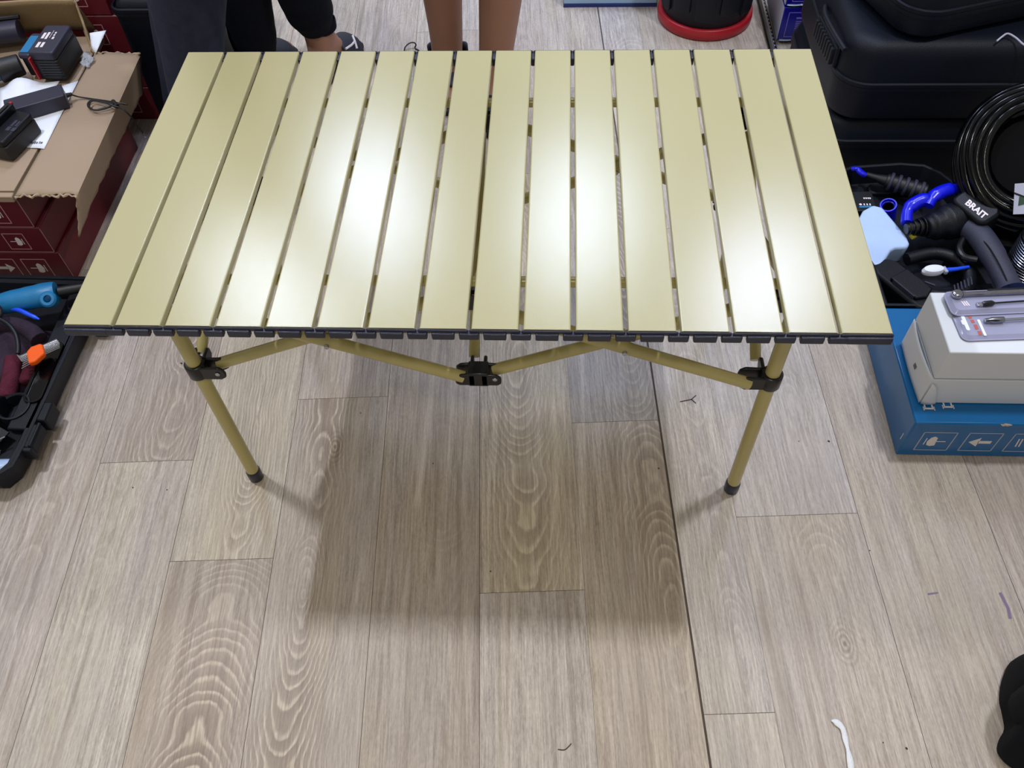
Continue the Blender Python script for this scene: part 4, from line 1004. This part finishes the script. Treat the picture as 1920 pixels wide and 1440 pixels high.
mb.box((0.791, 1.88, 0.004), (0.026, 0.56, 0.006)); mb.box((0.782, 1.88, 0.018), (0.002, 0.56, 0.030))
mb.build('channel', M['clamp'], t)
MB().box((0.783, 1.88, 0.0345), (0.004, 0.56, 0.002)).build('bright_edge', M['steel'], t)
mb = MB()
for k in range(26): mb.box((0.797, 1.62 + k * 0.021, 0.0075), (0.0075, 0.008, 0.0012))
o = mb.build('punched_hole', M['label'], t); o['kind'] = 'stuff'
for z0, lb in ((0.012, 'royal blue carton with silver foil edge, lower of two by the perforated rail'), (0.128, 'royal blue carton with a pale print frame, upper of two by the perforated rail')):
    t = thing('royal_carton', lb, 'box', (0.94, 1.83, z0), 'royal blue cartons behind the table')
    MB().box((0.938, 1.835, z0 + 0.056), (0.262, 0.226, 0.110)).build('carton_body', M['royal'], t, bevel=0.002)
    F = frame((0.885, 1.7218, z0 + 0.054), (1, 0, 0), (0, 0, 1))
    mb = MB()
    for (x, y, w_, h_) in ((0, 0.040, 0.120, 0.002), (0, -0.040, 0.120, 0.002), (-0.060, 0, 0.002, 0.080), (0.060, 0, 0.002, 0.080), (-0.004, 0.022, 0.062, 0.005)):
        mb.prism([(x - w_ / 2, y - h_ / 2), (x + w_ / 2, y - h_ / 2), (x + w_ / 2, y + h_ / 2), (x - w_ / 2, y + h_ / 2)], 0, 0.0006, F)
    for r_ in range(7):
        mb.prism([(-0.034, 0.010 - r_ * 0.006), (0.030, 0.010 - r_ * 0.006), (0.030, 0.0125 - r_ * 0.006), (-0.034, 0.0125 - r_ * 0.006)], 0, 0.0005, F)
    mb.build('print_frame', M['lilac_print'], t)
    rr = random.Random(int(z0 * 1000))
    pts = [(0.812 + k * 0.0125, 1.7205 + rr.uniform(-.0012, .001), z0 + 0.0035 + rr.uniform(-.001, .0012)) for k in range(21)]
    MB().tube(pts, [rr.uniform(0.002, 0.0036) for _ in pts], 7).build('foil_edge', M['foil'], t)
    MB().box((0.8062, 1.835, z0 + 0.056), (0.0012, 0.222, 0.106)).build('grey_end', M['label'], t)
t, F = hard_case('hard_case', 'black hard case standing on the floor beside the far maroon stack', (-0.965, 1.50), 0.172, 0.42, 0.0, 0.405, 0.372, 0.0, rad=0.03, group='black hard cases behind the carton')
o = MB().tube(smooth_path([V(*(-0.3740, 1.6943, 0.0020)), V(*(-0.3705, 1.7025, 0.0100)), V(*(-0.3565, 1.7105, 0.0180)), V(*(-0.3431, 1.7134, 0.0180)), V(*(-0.3367, 1.7109, 0.0120)), V(*(-0.3406, 1.7058, 0.0040)), V(*(-0.3258, 1.6939, 0.0020))]), 0.0022, 8).build('cord_loop', M['clamp'])
tag(o, 'thin black cord loop on the floor left of the bare calves', 'cord')

# ------------------------------------------------------------------ people (only their legs reach into the frame)
def person(label, feet, face, hip, knees, height=1.74, girth=1.0, leg_skin=None, foot=1.0, look_down=0.35):
    """feet: two ankle points (left, right of the figure); face: heading in radians; hip: pelvis point"""
    t = thing('person', label, 'person', (hip[0], hip[1], 0))
    fx, fy = math.cos(face), math.sin(face); f = V(fx, fy, 0); l = V(-fy, fx, 0); up = V(0, 0, 1)
    hp = V(*hip); J = []; E = []
    def j(p, r, par=None):
        J.append((Vector(p), r)); i = len(J) - 1
        if par is not None: E.append((par, i))
        return i
    g = girth
    pel = j(hp, (0.115 * g, 0.10 * g))
    w1 = j(hp + up * 0.14, (0.118 * g, 0.092 * g), pel)
    ch = j(hp + up * 0.33 - f * 0.005, (0.135 * g, 0.10 * g), w1)
    nb = j(hp + up * 0.475, (0.075, 0.065), ch)
    nk = j(hp + up * 0.545 + f * 0.012, 0.050, nb)
    hd1 = j(nk and hp + up * 0.625 + f * (0.02 + 0.06 * look_down), (0.066, 0.074), nk)
    hd2 = j(hp + up * 0.715 + f * (0.03 + 0.08 * look_down), (0.074, 0.088), hd1)
    hd3 = j(hp + up * 0.785 + f * (0.02 + 0.08 * look_down), (0.052, 0.060), hd2)
    nose = j(hp + up * 0.655 + f * (0.135 + 0.07 * look_down), 0.012, hd1)
    legs = []
    for s, an, kn in ((1, feet[0], knees[0]), (-1, feet[1], knees[1])):
        an, kn = V(*an), V(*kn)
        hj = j(hp + l * s * 0.085 - up * 0.05, 0.088 * g, pel)
        th = j((hp + l * s * 0.09 - up * 0.05).lerp(kn, 0.5), 0.076 * g, hj)
        kj = j(kn, 0.056, th)
        cf = j(kn.lerp(an, 0.34) - f * 0.014, 0.058 if leg_skin is None else leg_skin[0], kj)
        lo = j(kn.lerp(an, 0.72) - f * 0.004, 0.046 if leg_skin is None else leg_skin[1], cf)
        aj = j(an, 0.039 if leg_skin is None else leg_skin[2], lo)
        fk = foot
        mid = j(an + f * 0.075 * fk - up * (an.z - 0.045), 0.034 * fk, aj)
        toe = j(an + f * 0.155 * fk - up * (an.z - 0.028), (0.038 * fk, 0.022 * fk), mid)
        heel = j(an - f * 0.045 * fk - up * (an.z - 0.040), 0.030 * fk, aj)
        legs.append((an, kn))
    for s in (1, -1):
        sh = j(hp + up * 0.425 + l * s * 0.165, 0.058, ch)
        el = j(hp + up * 0.155 + l * s * 0.225 - f * 0.02, 0.042, sh)
        wr = j(hp - up * 0.075 + l * s * 0.215 + f * 0.07, 0.027, el)
        pm = j(hp - up * 0.145 + l * s * 0.205 + f * 0.09, (0.030, 0.018), wr)
        for k, (dx, ln, bend) in enumerate(((-0.030, 0.074, 0.012), (-0.011, 0.084, 0.014), (0.009, 0.078, 0.016), (0.028, 0.062, 0.018))):
            base = hp - up * 0.165 + l * s * 0.205 + f * (0.095 - dx)
            a1 = j(base, 0.0095, pm)
            a2 = j(base - up * ln * 0.55 + l * (-s) * bend * 0.4, 0.0088, a1)
            j(base - up * ln * 0.95 + l * (-s) * bend * 1.6, 0.0078, a2)
        th1 = j(hp - up * 0.125 + l * s * 0.195 + f * 0.125, 0.0105, pm)
        j(hp - up * 0.175 + l * s * 0.185 + f * 0.145, 0.0085, th1)
    skin('body', J, E, M['skin'], t)
    for s in (1, -1):
        MB().ball(hp + up * 0.690 + f * (0.108 + 0.08 * look_down) + l * s * 0.030, 0.011, n=10).build('eye', M['paper'], t)
        MB().ball(hp + up * 0.680 + f * (0.02 + 0.08 * look_down) + l * s * 0.080, (0.018, 0.012, 0.030), rot=(0, 0, face), n=10).build('ear', M['skin'], t)
    MB().ball(hp + up * 0.735 + f * (-0.005 + 0.08 * look_down), (0.094, 0.084, 0.082), rot=(0, 0.25, face), n=20).build('hair', M['hair'], t)
    MB().tube([hp + up * 0.634 + f * (0.098 + 0.07 * look_down) + l * 0.022, hp + up * 0.632 + f * (0.106 + 0.07 * look_down), hp + up * 0.634 + f * (0.098 + 0.07 * look_down) - l * 0.022], 0.006, 8).build('mouth', M['red_print'], t)
    # shirt with short sleeves
    SJ = [(hp - up * 0.03, (0.135 * g, 0.118 * g)), (hp + up * 0.14, (0.136 * g, 0.108 * g)), (hp + up * 0.33, (0.150 * g, 0.115 * g)), (hp + up * 0.455, (0.088, 0.078)),
          (hp + up * 0.420 + l * 0.165, 0.072), (hp + up * 0.27 + l * 0.205, 0.060), (hp + up * 0.420 - l * 0.165, 0.072), (hp + up * 0.27 - l * 0.205, 0.060)]
    skin('shirt', SJ, [(0, 1), (1, 2), (2, 3), (2, 4), (4, 5), (2, 6), (6, 7)], M['shirt'], t)
    return t, f, l, legs
def trouser_leg(t, m, hipj, kn, an, rk, ra, ends, n=24, seed=1):
    """ends: list of (point, radius) that finishes the leg below the knee"""
    rr = random.Random(seed)
    hj = V(*hipj)
    pts = [hj + V(0, 0, 0.08), hj, hj.lerp(kn, 0.5), kn] + [V(*p) for p, r in ends]
    rad = [0.105, 0.102, 0.092, rk] + [r for p, r in ends]
    P_, R_ = [], []
    for i in range(len(pts) - 1):
        for k in range(5):
            a = k / 5; P_.append(pts[i].lerp(pts[i + 1], a)); R_.append((rad[i] + (rad[i + 1] - rad[i]) * a) * (1 + 0.012 * math.sin(i * 5 + k * 2.3 + seed)))
    P_.append(pts[-1]); R_.append(rad[-1])
    return MB().tube(P_, R_, n).build('trouser_leg', m, t, sub=1, angle=3.0)
def trouser_seat(t, m, hip, f):
    return MB().ball(V(*hip) - V(0, 0, 0.01), (0.128, 0.180, 0.145), rot=(0, 0, math.atan2(f.y, f.x))).build('trouser_seat', m, t)
def trousers(t, hip, l, f, legs, m, rk, ra, cut):
    trouser_seat(t, m, hip, f)
    for n, (s, (an, kn)) in enumerate(zip((1, -1), legs)):
        trouser_leg(t, m, V(*hip) + l * s * 0.085 - V(0, 0, 0.06), kn, an, rk, ra, [(kn.lerp(an, 0.5), (rk + ra) / 2), (kn.lerp(an, cut), ra)], seed=n)
def slide_shoe(t, an, f, l, nm='slide', logo=False):
    """open sandal: sole, broad strap over the instep"""
    a = V(an.x, an.y, 0)
    F = frame(a, f, l)
    poly = [(-0.085, -0.030), (-0.095, 0.0), (-0.085, 0.030), (-0.02, 0.036), (0.06, 0.046), (0.12, 0.044), (0.165, 0.025), (0.175, 0.0), (0.160, -0.030), (0.11, -0.044), (0.05, -0.042), (-0.02, -0.036)][::-1]
    sh = MB().prism(poly, 0.0, 0.020, F).build(nm, M['sole'], t, bevel=0.006, seg=3)
    def strap(u, v):
        th = math.pi * (u * 1.0)
        x = 0.035 + 0.085 * v
        return F @ V(x, 0.051 * math.cos(th), 0.018 + (0.075 - 0.024 * v) * math.sin(th) ** 0.7)
    st = MB().sheet(strap, 16, 5).build('strap', M['slide'], sh, solid=0.006)
    return sh, F, st
# 1: charcoal jeans, standing just behind the left table end, seen from the side
kn1 = ((-0.700, 0.945, 0.50), (-0.815, 1.20, 0.48)); an1 = ((-0.775, 0.945, 0.085), (-0.905, 1.215, 0.085)); hip1 = (-0.640, 1.06, 0.92)
t, f, l, legs = person('person in charcoal denim trousers standing behind the left end of the table', (an1[1], an1[0]), 0.25, hip1, (kn1[1], kn1[0]))
trousers(t, hip1, l, f, legs, M['jeans'], 0.070, 0.074, 0.93)
for an, kn in legs: 
    F = frame((an.x, an.y, 0), f, l)
    MB().prism([(-0.085, -0.030), (-0.09, 0.03), (0.06, 0.045), (0.15, 0.035), (0.175, 0.0), (0.15, -0.035), (0.06, -0.045)][::-1], 0.0, 0.075, F, inset=-0.12).build('shoe', M['shoe'], t, bevel=0.02, seg=3)
    MB().tube([kn + l * 0.083 + V(0, 0, -0.05), kn.lerp(an, 0.5) + l * 0.083, kn.lerp(an, 0.9) + l * 0.083], 0.0016, 6).build('side_seam', M['glove_dark'], t)
# 2: black cuffed joggers and slides, turned away
kn2 = ((-0.745, 1.50, 0.49), (-0.632, 1.505, 0.49)); an2 = ((-0.800, 1.545, 0.085), (-0.592, 1.575, 0.085)); hip2 = (-0.700, 1.53, 0.92)
t, f, l, legs = person('person in black cuffed joggers and navy slides turned away from the table', (an2[0], an2[1]), 1.20, hip2, (kn2[0], kn2[1]), look_down=0.1)
trouser_seat(t, M['joggers'], hip2, f)
for n, (s, (an, kn)) in enumerate(zip((1, -1), legs)):
    trouser_leg(t, M['joggers'], V(*hip2) + l * s * 0.085 - V(0, 0, 0.06), kn, an, 0.078, 0.05,
                [(kn.lerp(an, 0.50), 0.074), (kn.lerp(an, 0.68), 0.070), (kn.lerp(an, 0.76), 0.056), (kn.lerp(an, 0.81), 0.049)] if n else [(kn.lerp(an, 0.6), 0.072), (kn.lerp(an, 0.84), 0.070), (kn.lerp(an, 0.95), 0.062), (kn.lerp(an, 1.0), 0.050)], seed=n + 3)
for n, (an, kn) in enumerate(legs):
    MB().lathe([(0.0455, 0.152), (0.049, 0.156), (0.050, 0.180), (0.047, 0.186)], (an.x, an.y - 0.003, 0 if n else -0.075), n=24, cap=False).build('ribbed_cuff', M['joggers'], t)
    sh, F, st = slide_shoe(t, an, f, l)
    # the print on the outer side of the strap: a short stem under a slanted tick
    if n == 1:
        mb = MB()
        def sp(v, th, r=0.0565): return F @ V(0.035 + 0.085 * v, r * math.cos(th), 0.021 + (0.075 - 0.024 * v) * math.sin(th) ** 0.7)
        mb.tube([sp(0.05, math.pi * 0.80), sp(0.45, math.pi * 0.80), sp(0.70, math.pi * 0.78)], 0.0035, 6)
        mb.tube([sp(0.60, math.pi * 0.90), sp(0.72, math.pi * 0.78), sp(0.92, math.pi * 0.66)], 0.0040, 6)
        mb.build('white_print', M['print'], sh)
# 3: bare calves, facing the table
kn3 = ((-0.020, 1.405, 0.485), (-0.205, 1.49, 0.485)); an3 = ((-0.066, 1.420, 0.095), (-0.210, 1.530, 0.095)); hip3 = (-0.125, 1.47, 0.92)
t, f, l, legs = person('person with bare calves and dark sandals facing the back of the table', (an3[0], an3[1]), -math.pi / 2, hip3, (kn3[0], kn3[1]), leg_skin=(0.066, 0.055, 0.050), look_down=0.6)
skin('shorts', [(V(*hip3), (0.130, 0.118)), (V(-0.04, 1.45, 0.86), 0.105), (V(-0.035, 1.43, 0.62), 0.105), (V(-0.21, 1.49, 0.86), 0.105), (V(-0.215, 1.49, 0.62), 0.105)], [(0, 1), (1, 2), (0, 3), (3, 4)], M['joggers'], t)
for an, kn in legs:
    sh, F, st = slide_shoe(t, an, f, l, 'sandal')
    def heelstrap(u, v):
        th = math.pi * (0.5 + u)
        return F @ V(0.000 + 0.058 * math.cos(th) * (1.0), 0.058 * math.sin(th), 0.050 + 0.060 * v + 0.012 * math.cos(2 * math.pi * u) * v)
    MB().sheet(heelstrap, 18, 3).build('heel_strap', M['slide'], sh, solid=0.006)
# 4: black trouser leg and shoe at the lower right corner
hip4 = (1.24, -0.42, 0.92); an4 = ((0.935, -0.335, 0.085), (1.25, -0.38, 0.085)); kn4 = ((1.05, -0.335, 0.49), (1.26, -0.38, 0.49))
t, f, l, legs = person('person in black trousers and black shoes at the lower right of the floor', (an4[0], an4[1]), 1.2, hip4, (kn4[0], kn4[1]), foot=0.6)
trouser_seat(t, M['shoe'], hip4, f)
for n, (s, (an, kn)) in enumerate(zip((1, -1), legs)):
    trouser_leg(t, M['shoe'], V(*hip4) + l * s * 0.085 - V(0, 0, 0.06), kn, an, 0.08, 0.06, [(kn.lerp(an, 0.5) + V(0.01, 0.012, 0), 0.070), (an + V(0.020, 0.030, 0.10), 0.062), (an + V(0.022, 0.032, 0.055), 0.058)], seed=n + 8)
    MB().tube([an + V(0, 0.004, -0.030), an + V(0, 0.006, 0.08)], 0.042, 16).build('sock', M['shoe'], t)
HALF = [(-0.088, 0.0), (-0.080, 0.022), (-0.069, 0.032), (-0.050, 0.031), (-0.026, 0.024), (0.0, 0.030), (0.024, 0.037), (0.060, 0.036), (0.095, 0.026), (0.122, 0.0)]
HALF = [(p.x, p.y) for p in smooth_path([(x, y, 0) for x, y in HALF], 4)]
SOLE = [(x, -y) for x, y in HALF] + HALF[-2:0:-1]
for an, kn in legs:
    F = frame((an.x, an.y + 0.005, 0), f, l)
    MB().loops([[F @ V(x * k + 0.03 * (1 - k), y * k, z) for x, y in SOLE] for k, z in ((0.97, 0.0), (1.03, 0.010), (1.02, 0.028), (0.92, 0.056), (0.74, 0.080))]).build('shoe', M['shoe'], t)

# ------------------------------------------------------------------ litter on the floor
path = smooth_path([V(*(0.6118, -0.3401, 0.0030)), V(*(0.6193, -0.3428, 0.0040)), V(*(0.6283, -0.3531, 0.0040)), V(*(0.6301, -0.3738, 0.0030)), V(*(0.6309, -0.4000, 0.0050)), V(*(0.6290, -0.4251, 0.0040)), V(*(0.6197, -0.4498, 0.0020))])
o = MB().tube(path, [0.0012, 0.002, 0.0032, 0.0045, 0.0055, 0.0058, 0.0055, 0.005, 0.0045, 0.0045, 0.0045, 0.005, 0.0045, 0.0035, 0.003, 0.004, 0.005, 0.0055, 0.0055, 0.005, 0.005, 0.005, 0.005, 0.004, 0.003][:len(path)], 8, flat=0.35).build('plastic_strip', M['plastic_strip'])
tag(o, 'twisted strip of white plastic film lying on the floor at the bottom', 'strip')
mb = MB()
mb.tube([V(*(0.4012, 0.3356, 0.0010)), V(*(0.4191, 0.3399, 0.0015)), V(*(0.4289, 0.3433, 0.0010))], 0.0009, 6)
mb.tube([V(*(0.4264, 0.3418, 0.0010)), V(*(0.4380, 0.3537, 0.0010))], 0.0009, 6); mb.tube([V(*(0.4276, 0.3418, 0.0010)), V(*(0.4361, 0.3319, 0.0010))], 0.0009, 6)
o = mb.build('forked_twig', M['fleck']); tag(o, 'tiny forked twig on the floor left of the right front table leg', 'twig')
o = MB().tube(smooth_path([V(*(0.1361, -0.4027, 0.0010)), V(*(0.1471, -0.4032, 0.0010)), V(*(0.1545, -0.3977, 0.0010)), V(*(0.1591, -0.3924, 0.0010))]), 0.0008, 6).build('hair_strand', M['fleck'])
tag(o, 'short dark hair lying on the floor near the bottom middle', 'hair')
for (p, r_, lb) in (((0.7096, 0.2382, 0.0010), 0.0028, 'largest dark fleck on the planks between right table leg and blue carton'),
                    ((0.6464, 0.2369, 0.0010), 0.0014, 'small dark fleck on the planks midway from right table leg to blue carton'),
                    ((0.3436, 0.1630, 0.0010), 0.0022, 'round dark fleck close to the dark floor joint in the table shadow'),
                    ((0.7314, -0.3813, 0.0010), 0.0024, 'dark fleck to the right of the white plastic strip'),
                    ((0.6938, -0.3730, 0.0010), 0.0014, 'tiny dark fleck nearest the white plastic strip'),
                    ((-0.7558, 0.4245, 0.0010), 0.0030, 'dark fleck just left of the left table leg clamp'),
                    ((0.7444, -0.0144, 0.0010), 0.0014, 'tiny dark fleck on the joint right of the short plank end'),
                    ((-0.7695, 0.0916, 0.0010), 0.0018, 'dark fleck between the tool case and left table foot, left of two'),
                    ((-0.6945, 0.0881, 0.0010), 0.0016, 'dark fleck between the tool case and left table foot, right of two'),
                    ((-0.3104, 0.2919, 0.0010), 0.0014, 'tiny dark fleck at the upper left edge of the table shadow'),
                    ((-0.1351, 0.1644, 0.0010), 0.0016, 'tiny dark fleck in the middle of the table shadow'),
                    ((0.0017, -0.0777, 0.0010), 0.0018, 'short dark fleck near the front plank joint in the table shadow')):
    o = MB().ball((p[0], p[1], 0.0008), (r_, r_ * 0.7, 0.0009), rot=(0, 0, r_ * 900), n=8).build('fleck', M['fleck'])
    tag(o, lb, 'dirt', 'dark flecks on the plank floor')
mb = MB()
mb.prism([(0.0, 0.0), (0.006, 0.002), (0.012, -0.030), (0.010, -0.050), (0.004, -0.050), (0.006, -0.030)][::-1], 0.0001, 0.0003, Matrix.Translation((0.9670, -0.0958, 0.0000)))
mb.prism([(0.0, 0.0), (0.020, 0.004), (0.020, 0.007), (0.0, 0.004)], 0.0001, 0.0003, Matrix.Translation((0.8347, -0.1037, 0.0000)))
o = mb.build('ink_stain', M['violet_ink'], fl)
